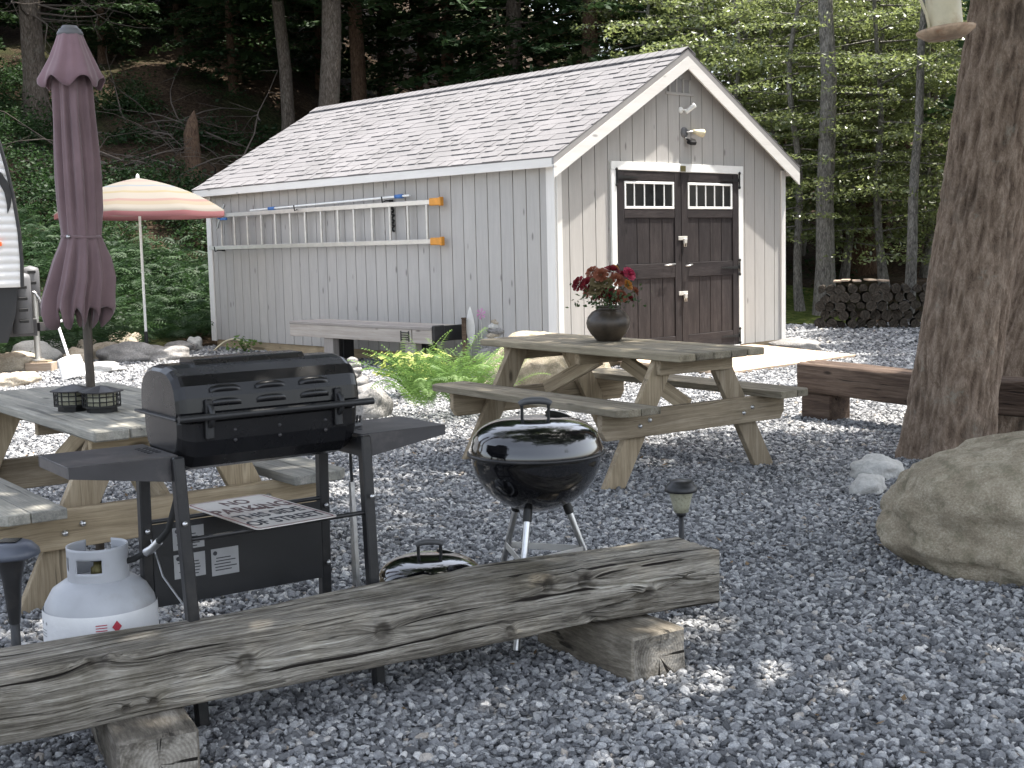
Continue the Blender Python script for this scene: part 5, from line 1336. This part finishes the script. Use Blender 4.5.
b = MB(); b.lathe([(0, .004), (.05, .003), (.052, 0)], Matrix.Translation((.085, .10, zr + .112)) @ Matrix.Rotation(R(-22), 4, 'X') @ Matrix.Rotation(R(16), 4, 'Y'), 20); b.build('vent_disc', M['alu'], ld)
for i, a in enumerate((-109, 11, 131)):
    a = R(a); d = Vector((math.cos(a), math.sin(a), 0)); b = MB(); b.tube([d * .100 + Vector((0, 0, .462)), d * .262 + Vector((0, 0, .012))], .0115, 12); lg = b.build('leg', M['steel'], kt)
    b = MB(); b.tube([d * .092 + Vector((0, 0, .485)), d * .116 + Vector((0, 0, .418))], .0155, 12); b.build('leg_socket', M['black_iron'], lg)
    b = MB(); b.tube([d * .262 + Vector((0, 0, .014)), d * .266 + Vector((0, 0, -.004))], .015, 12); b.build('foot', M['rubber'], lg)
b = MB(); zt = .285; V = [Vector((math.cos(R(a)) * .175, math.sin(R(a)) * .175, zt)) for a in (-109, 11, 131)]
for i in range(3): b.beam(V[i], V[(i + 1) % 3], .004, .024)
b.build('leg_brace', M['alu'], kt)
# little kettle behind the beam
k2 = thing('portable_grill', 'small black portable kettle grill standing low behind the old beam bench', 'grill', (-.292, 4.27, 0))
r2 = .182; z2 = .222; b = MB(); bw = [(x, z2 - z) for x, z in arc(r2, .13, 12)][::-1]; b.lathe(bw + [(r2 + .003, z2 + .002), (r2 - .005, z2 + .002)], None, 56); b.build('bowl', M['kettle'], k2)
b = MB(); b.lathe([(r2 + .004, z2 + .001), (r2 + .004, z2 + .014)] + [((r2 - .003) * math.cos(a) ** .7, z2 + .02 + .078 * math.sin(a)) for a in np.linspace(.12, math.pi / 2, 14)], None, 56); l2 = b.build('lid', M['kettle'], k2)
handle_arch(l2, .05, z2 + .096, .1, k=.82)
b = MB(); b.lathe([(0, .003), (.036, .002), (.038, 0)], Matrix.Translation((.055, .085, z2 + .0855)) @ Matrix.Rotation(R(-25), 4, 'X') @ Matrix.Rotation(R(14), 4, 'Y'), 18); b.build('vent_disc', M['alu'], l2)
for a in (-90, 30, 150):
    a = R(a); d = Vector((math.cos(a), math.sin(a), 0)); h = Vector((-d.y, d.x, 0)); b = MB(); b.tube([d * .12 + h * .05 + Vector((0, 0, .13)), d * .175 + h * .03 + Vector((0, 0, .005)), d * .175 - h * .03 + Vector((0, 0, .005)), d * .12 - h * .05 + Vector((0, 0, .13))], .006, 8); b.build('leg', M['steel'], k2)

# ================================================================== OLD BEAM BENCHES
def old_beam(p0, p1, w, h, zb, parent_o, knots, seed, mat, mate, nx=300, rough=1.):
    """hand hewn beam: local x along, y back, z up; front lower edge from p0 to p1"""
    p0, p1 = Vector((p0[0], p0[1], 0)), Vector((p1[0], p1[1], 0)); x = (p1 - p0); L = x.length; x.normalize(); y = Vector((-x.y, x.x, 0))
    # cross-section rounded rectangle, densely sampled
    r = min(w, h) * .10; sec_ = []; 
    def seg(a, b, n):
        for i in range(n): t = i / n; sec_.append((a[0] + (b[0] - a[0]) * t, a[1] + (b[1] - a[1]) * t))
    seg((r, 0), (w - r, 0), 14); 
    for i in range(5): a = R(-90 + 90 * i / 5); sec_.append((w - r + r * math.cos(a), r + r * math.sin(a)))
    seg((w, r), (w, h - r), 12)
    for i in range(5): a = R(90 * i / 5); sec_.append((w - r + r * math.cos(a), h - r + r * math.sin(a)))
    seg((w - r, h), (r, h), 26)
    for i in range(6): a = R(90 + 90 * i / 6); sec_.append((r + r * math.cos(a), h - r + r * math.sin(a)))
    seg((0, h - r), (0, r), 40)
    for i in range(5): a = R(180 + 90 * i / 5); sec_.append((r + r * math.cos(a), r + r * math.sin(a)))
    m = len(sec_); V = []; GC = []; KN = []
    for i in range(nx + 1):
        s = L * i / nx
        for (cy, cz) in sec_:
            yy, zz = cy, cz; gz, gy, gxx = cz, cy, s; dip = 0; kn_ = .5
            if cy < r * .9:      # knots on the front face push the grain round them
                for (ks, kz, kr_) in knots:
                    dx, dz = s - ks, cz - kz; q = dx * dx / (kr_ * 3.2) ** 2 + dz * dz / (kr_ * 1.5) ** 2
                    gz += math.copysign(kr_ * 1.0, dz) * math.exp(-q)
                    rr_ = math.hypot(dx, dz); dip += -.008 * math.exp(-(rr_ / (kr_ * .75)) ** 2) + .010 * math.exp(-((rr_ - kr_ * 1.5) / (kr_ * .6)) ** 2)
                    kn_ = max(kn_, .5 + .5 * math.exp(-((rr_ - kr_ * .9) / (kr_ * .3)) ** 2) + (.25 * math.exp(-(rr_ / (kr_ * 2.2)) ** 2)))
            n1 = noise.noise(Vector((s * 1.3, gz * 9 + seed, gy * 9))); n2 = noise.noise(Vector((s * 2.6, gz * 42, gy * 42 + seed))); n3 = noise.noise(Vector((s * 5, gz * 110, gy * 110 + seed)))
            n4 = noise.noise(Vector((s * .9 + 5, gz * 16, gy * 16 - seed)))
            crack = max(0, 1 - abs(n4) * 16) ** 1.5 * max(0, noise.noise(Vector((s * 1.1, cz * 3, cy * 3 + 8))) + .15) * .05
            o = (.011 * n1 + .006 * n2 + .0035 * n3 - crack * 1.3) * rough + dip
            nrm = Vector(((cy - w / 2) / w, (cz - h / 2) / h)); 
            if abs(nrm.x) > abs(nrm.y): nrm = Vector((math.copysign(1, nrm.x), nrm.y * .8))
            else: nrm = Vector((nrm.x * .8, math.copysign(1, nrm.y)))
            nrm.normalize(); yy += nrm.x * o; zz += nrm.y * o
            sag = .012 * math.sin(s * 1.7 + seed)
            P = p0 + x * s + y * yy + Vector((0, 0, zb + zz + sag)); V.append(P); GC.append((gxx + seed, gy + 3, gz + seed)); KN.append(min(1, kn_))
    F = [(i * m + j, i * m + (j + 1) % m, (i + 1) * m + (j + 1) % m, (i + 1) * m + j) for i in range(nx) for j in range(m)]
    b = MB(); b.raw(V, F, True, GC, KN)
    for k, fl in ((0, True), (nx, False)):
        f = tuple(range(m)); ring = V[k * m:(k + 1) * m]; b.raw(ring, [f[::-1] if fl else f], False, [(q.z * 2, (q - p0).dot(y), q.z) for q in ring], .4)
    o = b.build('seat_beam', mat, parent_o)
    return x, y, L
lb = thing('beam_bench', 'rough old grey timber beam bench resting on two short blocks in the foreground', 'bench')
pA = G(720, 605, .15); pB = G(0, 742, .15); xd = (pA - pB).normalized(); p0 = pB - xd * .45
Lb = (pA - p0).length
def along(px, py): 
    # position of a knot on the front face
    d = _fw + _rt * ((px - 512) / CAM_F) - _up * ((py - 384) / CAM_F); c = Vector((0, 0, CAM_H)); n = Vector((-xd.y, xd.x, 0)); k = (p0 - c).dot(n) / d.dot(n); q = c + d * k
    return (q - p0).dot(xd), q.z - .15
kn = [(*along(547, 589), .017), (*along(583, 584), .018), (*along(648, 594), .016), (*along(381, 632), .02), (*along(97, 655), .022), (*along(245, 660), .02), (*along(510, 634), .012), (*along(152, 697), .01), (*along(125, 703), .008), (*along(683, 580), .007)]
xb, yb_, _ = old_beam(p0, pA, .245, .182, .148, lb, kn, 4.2, M['old_beam'], M['beam_end'])
def block(cn, w, h, ln, ang, mat, parent):
    """squared block, front right lower corner at cn, running back along ang"""
    b = MB(); mtx = frame((cn[0], cn[1], 0), ang) @ Matrix.Translation((-ln / 2, 0, h / 2 - .006))
    b.box((ln, w, h), mtx, .007, off=(0, 0, 0)); o = b.build('support_block', mat, parent); o.data.materials.append(M['end_grain'])
    for p_ in o.data.polygons:
        if abs(p_.normal.dot(mtx.to_3x3() @ Vector((1, 0, 0)))) > .9: p_.material_index = 1
    md = o.modifiers.new('sub', 'SUBSURF'); md.subdivision_type = 'SIMPLE'; md.levels = md.render_levels = 3
    tx = bpy.data.textures.get('wood_lumps') or bpy.data.textures.new('wood_lumps', 'CLOUDS'); tx.noise_scale = .06; dm = o.modifiers.new('lumps', 'DISPLACE'); dm.texture = tx; dm.strength = .008; dm.mid_level = .5; dm.texture_coords = 'LOCAL'
    return o
bl = G(635, 685); br = G(684, 672); d = (br - bl).normalized(); mid = (bl + br) / 2; ang = math.atan2(-d.x, d.y) 
dirf = Vector((d.y, -d.x, 0))
block(mid, .215, .152, .52, math.atan2(dirf.y, dirf.x), M['beam_end'], lb)
bl = G(116, 742, .15); br = G(199, 727, .15); d = (br - bl).normalized(); mid = (bl + br) / 2; dirf = Vector((d.y, -d.x, 0))
block(mid, .205, .152, .50, math.atan2(dirf.y, dirf.x), M['beam_end'], lb)
rb = thing('timber_bench', 'dark reddish timber bench with sunlit top beside the massive tree trunk', 'bench')
p0r = G(797, 392, .2); p1r = G(915, 405, .2); xr = (p1r - p0r).normalized(); p1r = p0r + xr * 2.1
old_beam(p0r, p1r, .27, .225, .2, rb, [], 9.1, M['brown_beam'], M['brown_beam'], 120, .8)
b = MB(); b.box((.30, .22, .20), frame(p0r.xyz * Vector((1, 1, 0)) + xr * .16 + Vector((-xr.y, xr.x, 0)) * .14, math.atan2(xr.y, xr.x)) @ Matrix.Translation((0, 0, .098)), .012); b.build('support_block', M['brown_beam'], rb)
b = MB(); b.box((.26, .22, .20), frame(p0r.xyz * Vector((1, 1, 0)) + xr * 1.28 + Vector((-xr.y, xr.x, 0)) * .14, math.atan2(xr.y, xr.x)) @ Matrix.Translation((0, 0, .098)), .012); b.build('support_block', M['brown_beam'], rb)

# ================================================================== ROCKS
def rock(name, label, p, rad, mat, seed, rot=0., amp=.18, freq=1.6, sub=4, flat=.55, cat='rock', group=None, amp2=.06, sq=0):
    b = MB(); b.blob((0, 0, rad[2] * .5), rad, seed, amp, freq, sub, rot, flat, True, amp2, sq=sq)
    o = b.build(name, M[mat], None, p); return tag(o, label, cat, group)
rock('boulder', 'big mossy tan boulder lying in front of the massive tree trunk', Vector((2.53, 5.12, -.05)), (.96, .53, .39), 'boulder', 3, R(-20), .07, 1.1, 6, .72, 'boulder', amp2=.06, sq=3.2)
rock('rock', 'upper pale stone wedged between the boulder and the tree trunk', G(876, 478), (.15, .11, .085), 'white_rock', 5, .3)
rock('rock', 'lower pale stone at the left end of the mossy boulder', G(868, 493), (.13, .09, .07), 'white_rock', 8, 1.)
rock('boulder', 'rounded grey boulder behind the table with the vase', G(535, 393) + Vector((.1, .3, -.05)), (.62, .42, .40), 'boulder', 13, .4, .14, 1.3, 5, .6, 'boulder')
rock('rock', 'pinkish round stone among the ferns left of the table with the vase', G(482, 362) + Vector((0, .2, .10)), (.11, .1, .1), 'tan_rock', 15)
rock('rock', 'dark grey stone behind the left end of the table with the vase', G(498, 372) + Vector((.0, .15, 0)), (.26, .2, .17), 'grey_rock', 17)
lab = ['low tan rock at the left edge of the photo near the trailer', 'long pale rock under the trailer tongue', 'tan rock left of the wooden block', 'round pale rock right behind the shovel blade', 'large flat grey rock left of the parasol base', 'dark slab leaning right of the parasol base', 'tan rock behind the folded umbrella pole', 'pale rock left of the folded umbrella pole', 'round tan rock behind the row left of the parasol', 'flat white rock in front of the shovel', 'small tan rock at the far left front of the rock border', 'brown rock behind the trailer jack', 'small white rock at the far shed corner', 'low grey rock between parasol and shed corner']
rk = [(12, 372, .34, .16, 'tan_rock'), (30, 366, .32, .2, 'white_rock'), (20, 385, .22, .09, 'tan_rock'), (74, 366, .22, .14, 'tan_rock'), (126, 362, .40, .17, 'grey_rock'), (160, 361, .34, .13, 'grey_rock'), (103, 360, .22, .15, 'tan_rock'), (86, 358, .22, .17, 'tan_rock'), (122, 353, .33, .2, 'tan_rock'), (95, 373, .3, .08, 'white_rock'), (6, 388, .2, .09, 'tan_rock'), (47, 360, .28, .2, 'white_rock'), (193, 350, .15, .12, 'white_rock'), (178, 352, .24, .1, 'grey_rock')]
for i, ((px, py, r, h, mt), l) in enumerate(zip(rk, lab)):
    rock('rock', l, G(px, py) + Vector((0, .1, 0)), (r, r * .7, h), mt, 20 + i, i * .7, .2, 1.5, 4, .6, group='rocks bordering the yard')
# balanced stone piles
def cairn(p, sizes, label, mats, seed):
    z = 0
    for i, (r, h) in enumerate(sizes):
        o = rock('balanced_stone', label % ('lowest', 'second', 'third', 'fourth', 'fifth', 'sixth', 'seventh')[i], Vector((p.x + random.uniform(-.02, .02), p.y, z)), (r, r * .75, h), mats[i % len(mats)], seed + i, i * 1.3, .14, 1.4, 3, 0., 'stone', 'balanced stones in the garden')
        o.location.z = z; z += h * 1.0
cairn(G(493, 372) + Vector((.05, .35, 0)), ((.20, .17), (.17, .12), (.16, .06), (.13, .05), (.15, .05), (.10, .05), (.08, .04)), '%s stone up in the balanced stack left of the vase table', ('tan_rock', 'grey_rock', 'white_rock'), 50)
cairn(G(352, 386), ((.16, .08), (.13, .06), (.11, .05), (.1, .045), (.07, .04)), '%s stone up in the dark little stack behind the grill lid', ('grey_rock',), 70)
rock('rock', 'smooth dark grey rock in the gravel behind the right grill shelf', G(372, 418), (.17, .13, .16), 'grey_rock', 90, .5)
rock('rock', 'grey rock behind the right grill shelf beside the ferns', G(368, 405), (.2, .15, .12), 'grey_rock', 91, 1.5)
# stones standing out in the gravel
for i, (px, py, l) in enumerate(((805, 345, 'low heap of grey rubble at the right corner of the shed'), )):
    rock('rock', l, G(795, 351), (.32, .26, .10), 'grey_rock', 95)

# ================================================================== GARDEN PLANTS
fp = G(440, 418); fp.z = 0
pts = [(fp.x + .05 + random.gauss(0, .15), fp.y + random.gauss(.10, .12), 0) for k in range(15)]
t = thing('garden_fern', 'bright green fern clump beside the end of the long wall bench', 'fern', (fp.x, fp.y, 0))
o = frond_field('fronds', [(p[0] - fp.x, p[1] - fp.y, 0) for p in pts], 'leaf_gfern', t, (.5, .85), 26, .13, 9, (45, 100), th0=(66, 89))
hp = G(412, 400) + Vector((0, .25, 0))
t = thing('hosta', 'yellow leaved plant behind the left side of the fern clump', 'plant', (hp.x, hp.y, 0))
P = []; Nn = []; b = MB()
for i in range(130):
    a = random.uniform(0, 6.28); r = random.uniform(.05, .38); z = random.uniform(.2, .42); b.tube([(0, 0, 0), (math.cos(a) * r * .5, math.sin(a) * r * .5, z * .8), (math.cos(a) * r, math.sin(a) * r, z)], .004, 4, False)
    P.append((math.cos(a) * r, math.sin(a) * r, z)); Nn.append((math.cos(a) * .6 + random.gauss(0, .2), math.sin(a) * .6 + random.gauss(0, .2), 1))
V, F = leaves(np.array(P), np.array(Nn), RNG.uniform(.06, .12, 130), RNG.uniform(.035, .07, 130)); npmesh('leaves', V, F, M['leaf_hosta'], t, rnd=np.repeat(RNG.uniform(0, 1, 130), 4)); b.build('stems', M['leaf_gfern'], t)
sp_ = G(245, 352); t = thing('small_plant', 'small yellow green plant at the foot of the long shed wall', 'plant', sp_)
P = RNG.normal(0, 1, (70, 3)) * np.array([.09, .07, .06]) + np.array([0, 0, .11]); V, F = leaves(P, RNG.normal(0, .5, (70, 3)) + np.array([0, 0, 1]), RNG.uniform(.05, .1, 70), RNG.uniform(.03, .06, 70)); npmesh('leaves', V, F, M['leaf_gfern'], t, rnd=RNG.uniform(0, 1, len(V)))
b = MB()
for k in range(9): a = k * .7; b.tube([(0, 0, 0), (math.cos(a) * .08, math.sin(a) * .07, .13)], .004, 4, False)
b.build('stems', M['leaf_gfern'], t)
# ornaments by the ferns
op = G(471, 372) + Vector((0, .25, 0)); z0 = AT(472, 306, op.y).z
t = thing('garden_stake', 'white flame shaped garden ornament standing between fern and stone stack', 'ornament', op)
b = MB(); b.tube([(0, 0, -.02), (0, 0, z0 - .45)], .008, 8); b.build('stake', M['steel'], t)
b = MB(); P = [(0, 0), (.045, .10), (.05, .22), (.035, .33), (.012, .42), (0, .45), (-.02, .40), (-.042, .30), (-.05, .18), (-.035, .08)]; b.prism(P, .02, Matrix(((1, 0, 0, 0), (0, 0, -1, 0), (0, 1, 0, z0 - .45), (0, 0, 0, 1)))); b.build('blade', M['quartz'], t, bevel=.006)
op2 = op + Vector((.12, .05, 0)); t = thing('pinwheel', 'pink garden pinwheel right of the white ornament', 'pinwheel', op2)
b = MB(); b.tube([(0, 0, -.02), (0, 0, .62)], .006, 6); b.build('stake', M['steel'], t); b = MB()
for k in range(6): a = R(60 * k); b.raw([(0, -.01, .62), (math.cos(a) * .05, -.02, .62 + math.sin(a) * .06), (math.cos(a + .6) * .055, -.012, .62 + math.sin(a + .6) * .065)], [(0, 1, 2)])
o = b.build('blades', M['pink'], t); m = o.modifiers.new('thick', 'SOLIDIFY'); m.thickness = .003
op3 = op + Vector((-.07, -.05, 0)); t = thing('garden_post', 'short dark post left of the white ornament behind the ferns', 'post', op3)
b = MB(); b.box((.05, .05, .58), Matrix.Translation((0, 0, .28)), .004); b.box((.06, .06, .015), Matrix.Translation((0, 0, .578)), .003); b.build('post', M['brown_beam'], t)
hs = thing('garden_hose', 'pale hose arching over the ground near the far shed corner', 'hose'); c = G(232, 352)
b = MB(); b.tube([c + Vector((-.28 + .56 * i / 14, .1, .01 + .16 * math.sin(math.pi * i / 14))) for i in range(15)], .012, 8); b.build('loop', M['cream'], hs)

# ================================================================== BEACH PARASOL
bp_ = G(143, 360) + Vector((0, .2, 0)); D = bp_.y
pa = thing('beach_parasol', 'open striped beach parasol with pink edge left of the shed', 'parasol', (bp_.x, bp_.y, 0))
zt_ = AT(136, 178, D).z; zrm = AT(136, 212, D).z; Rm = 168 / 2 * D / CAM_F
n = 8 * 6; V = []; F = []; rn = []; K = 16
for i in range(K + 1):
    tt = i / K
    for j in range(n):
        a = 2 * math.pi * j / n; f = (j % 6) / 6; sc = 1 - .05 * tt * math.sin(math.pi * f)
        rr_ = Rm * math.sin(tt * .7) / math.sin(.7) * sc; zz = zrm + (zt_ - zrm) * (.45 * (1 - tt) + .55 * (math.cos(tt * .7) - math.cos(.7)) / (1 - math.cos(.7))) - .015 * tt * math.sin(math.pi * f)
        V.append((rr_ * math.cos(a), rr_ * math.sin(a), zz)); rn.append(tt * .9)
for j in range(n):
    a = 2 * math.pi * j / n; f = (j % 6) / 6; sc = 1 - .05 * math.sin(math.pi * f); V.append((Rm * sc * math.cos(a), Rm * sc * math.sin(a), zrm - .105 - .012 * math.sin(math.pi * f) + .03)); rn.append(.97)
for i in range(K + 1):
    for j in range(n): F.append((i * n + j, (i + 1) * n + j, (i + 1) * n + (j + 1) % n, i * n + (j + 1) % n))
npmesh('canopy', V, F, M['stripes'], pa, rnd=rn, smooth=True)
b = MB(); b.tube([(0, 0, .3), (0, 0, zt_ - .01)], .018, 10); b.build('pole', M['white_paint'], pa)
b = MB(); b.tube([(0, 0, -.02), (0, 0, .36)], .026, 10); b.build('lower_pole', M['dark_plastic'], pa)
b = MB(); b.lathe([(0, zt_ - .02), (.03, zt_ - .015), (.02, zt_ + .03), (.008, zt_ + .05), (0, zt_ + .055)], None, 12); b.build('finial', M['white_paint'], pa)
b = MB()
for k in range(8): a = R(45 * k); b.tube([(0, 0, zt_ - .06), (Rm * .55 * math.cos(a), Rm * .55 * math.sin(a), zrm + (zt_ - zrm) * .6 - .02), (Rm * .985 * math.cos(a), Rm * .985 * math.sin(a), zrm - .012)], .005, 5, False)
b.build('ribs', M['white_paint'], pa)
b = MB(); b.lathe([(0, 0), (.26, 0), (.25, .05), (.1, .10), (.035, .15), (0, .15)], None, 20); b.build('base', M['dark_plastic'], pa)

# ================================================================== CAMPER TRAILER (only its nose is in the picture)
D = 14.5; mpp = D / CAM_F
def cx_(px): return (px - 512) * mpp
def cz_(px, py): return AT(px, py, D).z
ct = thing('camper_trailer', 'white ribbed camper trailer whose nose shows at the left edge of the photo', 'trailer', (0, D, 0))
prof = [(AT(a_, b_, D).x, AT(a_, b_, D).z) for a_, b_ in ((23, 287), (22.5, 262), (20, 232), (14, 195), (7, 165), (0, 140), (-10, 118), (-24, 100), (-44, 88), (-75, 82))]
xl = -11.; top = prof[-1][1]; bot = prof[0][1]
# ribbed side: rows of horizontal half-round ribs following the nose outline
def xnose(z):
    return float(np.interp(z, [p[1] for p in prof], [p[0] for p in prof]))
V = []; F = []; nz = 26 * 6; 
for i in range(nz + 1):
    z = bot + (top - bot) * i / nz; y = -.018 * abs(math.sin(math.pi * i / 6)); V += [(xl, y, z), (xnose(z) - .03, y, z)]
for i in range(nz): F.append((2 * i, 2 * i + 1, 2 * i + 3, 2 * i + 2))
b = MB(); b.raw(V, F, True)
poly = [(xl, bot)] + [(p[0] - .02, p[1]) for p in prof] + [(xl, top)]
b.prism(poly, 2.3, Matrix(((1, 0, 0, 0), (0, 0, -1, 1.17), (0, 1, 0, 0), (0, 0, 0, 1)))); body = b.build('body', M['camper'], ct)
b = MB(); b.tube([(p[0] - .008, -.012, p[1]) for p in prof], .02, 8); b.build('edge_trim', M['charcoal'], body)
# dark swoosh
sw = [(2, 173), (8, 182), (12, 195), (11, 207), (8, 214), (7.5, 205), (5, 193), (0, 183), (-8, 176), (-20, 170), (-8, 170)]
b = MB(); b.prism([(AT(x, y, D).x, AT(x, y, D).z) for x, y in sw][::-1], .006, Matrix(((1, 0, 0, 0), (0, 0, -1, -.026), (0, 1, 0, 0), (0, 0, 0, 1)))); b.build('swoosh_decal', M['charcoal'], body)
b = MB(); b.box((.13, .03, .05), Matrix.Translation((cx_(4), -.035, cz_(4, 244))), .01); b.build('marker_light', m_plain('orange_marker_lens', (.75, .12, .02), .3, var=.05), ct)
b = MB(); lowp = [(xl, bot - .62), (cx_(10), bot - .62), (cx_(19), bot - .30), (cx_(22), bot - .002), (xl, bot - .002)]
b.prism(lowp, 2.2, Matrix(((1, 0, 0, 0), (0, 0, -1, 1.15), (0, 1, 0, 0), (0, 0, 0, 1)))); b.build('lower_panel', M['dark_plastic'], ct)
zb = cz_(20, 340); zf = cz_(20, 322)
b = MB(); b.beam((xl, .3, (zb + zf) / 2), (cx_(42), .75, (zb + zf) / 2), .08, zf - zb); b.beam((cx_(43), .78, (zb + zf) / 2), (cx_(64), 1.0, (zb + zf) / 2), .08, .1); b.build('tongue', M['shelf'], ct)
for (x0, x1, y0_, y1_, yy) in ((17, 37, 272, 335, .45), (31, 49, 266, 320, .95)):
    b = MB(); xc = (cx_(x0) + cx_(x1)) / 2; r = (cx_(x1) - cx_(x0)) / 2; za, zb_ = cz_(30, y1_), cz_(30, y0_)
    b.lathe([(0, za), (r, za), (r, zb_ - r * .7), (r * .9, zb_ - r * .3), (r * .6, zb_ - .02), (0, zb_)], Matrix.Translation((xc, yy, 0)), 24); cv = b.build('gas_cover', M['grey_plastic'], ct)
    b = MB()
    for k in range(4): b.box((r * .9, .02, .035), Matrix.Translation((xc + r * .1, yy - r * .99, za + .14 + .13 * k)), .008)
    b.build('slots', M['rubber'], cv)
jx = cx_(42); b = MB(); b.tube([(jx, .85, .14), (jx, .85, .95)], .035, 12); b.tube([(jx, .85, .12), (jx, .85, .15)], .08, 12); b.build('jack', M['alu'], ct)
b = MB(); pts = [Vector((cx_(40) + .02 * i, .82, .95 - .022 * i + .02 * math.sin(i))) for i in range(14)]; b.tube(pts, [.014 + .008 * (i % 2) for i in range(14)], 6); b.build('safety_chain', M['steel'], ct)
b = MB(); b.lathe([(.08, -.1), (.30, -.1), (.34, -.07), (.34, .07), (.30, .1), (.08, .1), (.08, -.1)], Matrix.Translation((-9.2, .15, .335)) @ Matrix.Rotation(R(90), 4, 'X'), 28); b.build('wheel', M['rubber'], ct)
CTN = Vector((prof[0][0], 0, 0)); CTA = R(24); ct.rotation_euler.z = CTA; ct.location = Vector((0, D, 0)) + CTN - Matrix.Rotation(CTA, 3, 'Z') @ CTN
jw = ct.location + Matrix.Rotation(CTA, 3, 'Z') @ Vector((jx, .85, 0))
t = thing('wood_block', 'squared wooden block under the trailer jack', 'block', (jw.x + .03, jw.y, 0)); b = MB(); b.box((.32, .2, .11), Matrix.Translation((0, 0, .058)), .006); b.build('block', M['ramp'], t); b = MB(); b.box((.22, .16, .02), Matrix.Translation((0, 0, .122)), .003); b.build('plate', M['table'], t)
# snow shovel leaning on the tongue
s0 = G(76, 380); s1 = AT(57, 322, s0.y + .55); t = thing('shovel', 'white plastic shovel leaning against the trailer tongue', 'shovel')
ax = (s1 - s0).normalized(); sdx = Vector((1, .2, 0)); sdx = (sdx - ax * sdx.dot(ax)).normalized(); nn = ax.cross(sdx)
b = MB(); b.tube([s0 + ax * .22, s1], .016, 10); b.tube([s1 - sdx * .06, s1 + sdx * .06], .014, 8); b.build('handle', M['white_paint'], t)
V = []; F = []; K = 8
for i in range(K + 1):
    for j in range(K + 1):
        u = -1 + 2 * j / K; v = i / K; V.append(s0 + ax * (.34 * v) + sdx * (.145 * u * (1 - .12 * v)) + nn * (-.035 * (1 - u * u) - .03 * (1 - v) ** 2))
for i in range(K):
    for j in range(K): F.append((i * (K + 1) + j, i * (K + 1) + j + 1, (i + 1) * (K + 1) + j + 1, (i + 1) * (K + 1) + j))
o = npmesh('blade', V, F, M['white_paint'], t, smooth=True); m = o.modifiers.new('thick', 'SOLIDIFY'); m.thickness = .006

# ================================================================== BIRD FEEDER hung from a limb of the yard tree
fz = AT(946, 32, 5.75); t = thing('bird_feeder', 'yellowed tube bird feeder with rusty tray hanging beside the massive trunk', 'bird feeder', fz)
tl = Matrix.Rotation(R(-5), 4, 'Y') @ Matrix.Rotation(R(-3), 4, 'X')
b = MB(); b.lathe([(.074, .005), (.075, .30), (.072, .302), (0, .302)], tl, 36); b.build('tube', M['feeder'], t)
b = MB(); b.lathe([(0, -.026), (.085, -.026), (.122, .0), (.126, .012), (.118, .014), (.08, -.008), (0, -.01)], tl, 40); b.build('tray', M['feeder_tray'], t)
b = MB(); b.lathe([(.095, .295), (.098, .302), (.03, .35), (0, .355)], tl, 32); b.build('cap', M['feeder_tray'], t)
b = MB(); b.tube([tl @ Vector((-.076, -.02, .02)), tl @ Vector((-.088, -.03, .08)), tl @ Vector((-.13, -.04, .2))], .007, 8); b.build('perch_wire', M['feeder'], t)
lim = 4.75; b = MB(); b.tube([tl @ Vector((0, 0, .35)), (0, 0, lim - fz.z)], .0025, 5); b.build('hanging_wire', M['black_iron'], t)
b = MB(); L0 = Vector((.70, .0, 5.4)); e = fz - yb; b.tube([L0 - Vector((.1, 0, .3)), Vector((e.x * .5 + .2, e.y * .5, 5.15)), Vector((e.x, e.y, lim + .02)), Vector((e.x - .5, e.y - .6, lim - .05))], [.09, .065, .045, .02], 8); b.build('limb', M['bark'], big)

# ================================================================== WOODPILE
wa = Vector((4.75, 19.75, 0)); wb = Vector((9.4, 18.5, 0)); wd = (wb - wa).normalized(); wn_ = Vector((-wd.y, wd.x, 0)); WL = (wb - wa).length
protos = []
for k in range(5):
    b = MB(); r = .075; n = 14; P = []
    for j in range(n): a = 6.283 * j / n; P.append((r * (1 + .12 * noise.noise(Vector((math.cos(a) * 1.5, math.sin(a) * 1.5, k * 3.)))) * math.cos(a), r * (1 + .12 * noise.noise(Vector((math.sin(a) * 1.5, 2, k * 5.)))) * math.sin(a)))
    if k >= 3: P = [p for p in P if p[1] > -.02] + [(-.02, -.05)]
    b.prism(P, .42, Matrix(((1, 0, 0, 0), (0, 0, -1, 0), (0, 1, 0, 0), (0, 0, 0, 1))), rnd=random.random()); o = b.build('firewood_log', M['log']); me = o.data; bpy.data.objects.remove(o); protos.append(me)
row = 0; z = .07
while z < .70:
    x = .08 * (row % 2) + (random.uniform(0, .25) if row > 3 else 0)
    lim_ = WL
    while x < lim_:
        if not (z > .6 and noise.noise(Vector((x * 1.2, 0, 3))) < -.05):
            o = bpy.data.objects.new('firewood_log', random.choice(protos)); col.objects.link(o); p = wa + wd * x + wn_ * random.uniform(-.05, .05); o.location = (p.x, p.y, z + random.uniform(-.01, .01))
            s = random.uniform(.85, 1.12); o.scale = (s, 1, s); o.rotation_euler = (0, random.uniform(0, 6.28), math.atan2(wd.y, wd.x) + random.gauss(0, .05)); tag(o, 'dark round firewood log stacked in the long low woodpile at the wood edge', 'log', 'logs of the woodpile')
        x += random.uniform(.142, .168)
    z += .132; row += 1
t = thing('woodpile_cover', 'bleached bark slabs lying on top of the left end of the woodpile', 'bark slab')
b = MB()
for k in range(5): p = wa + wd * (.25 + .17 * k) + Vector((0, 0, .715 + .012 * (k % 2))); b.beam(p - wn_ * .22 + wd * random.uniform(-.1, .1), p + wn_ * .2 + wd * random.uniform(-.1, .1), .12, .025)
b.build('slabs', M['ramp'], t)
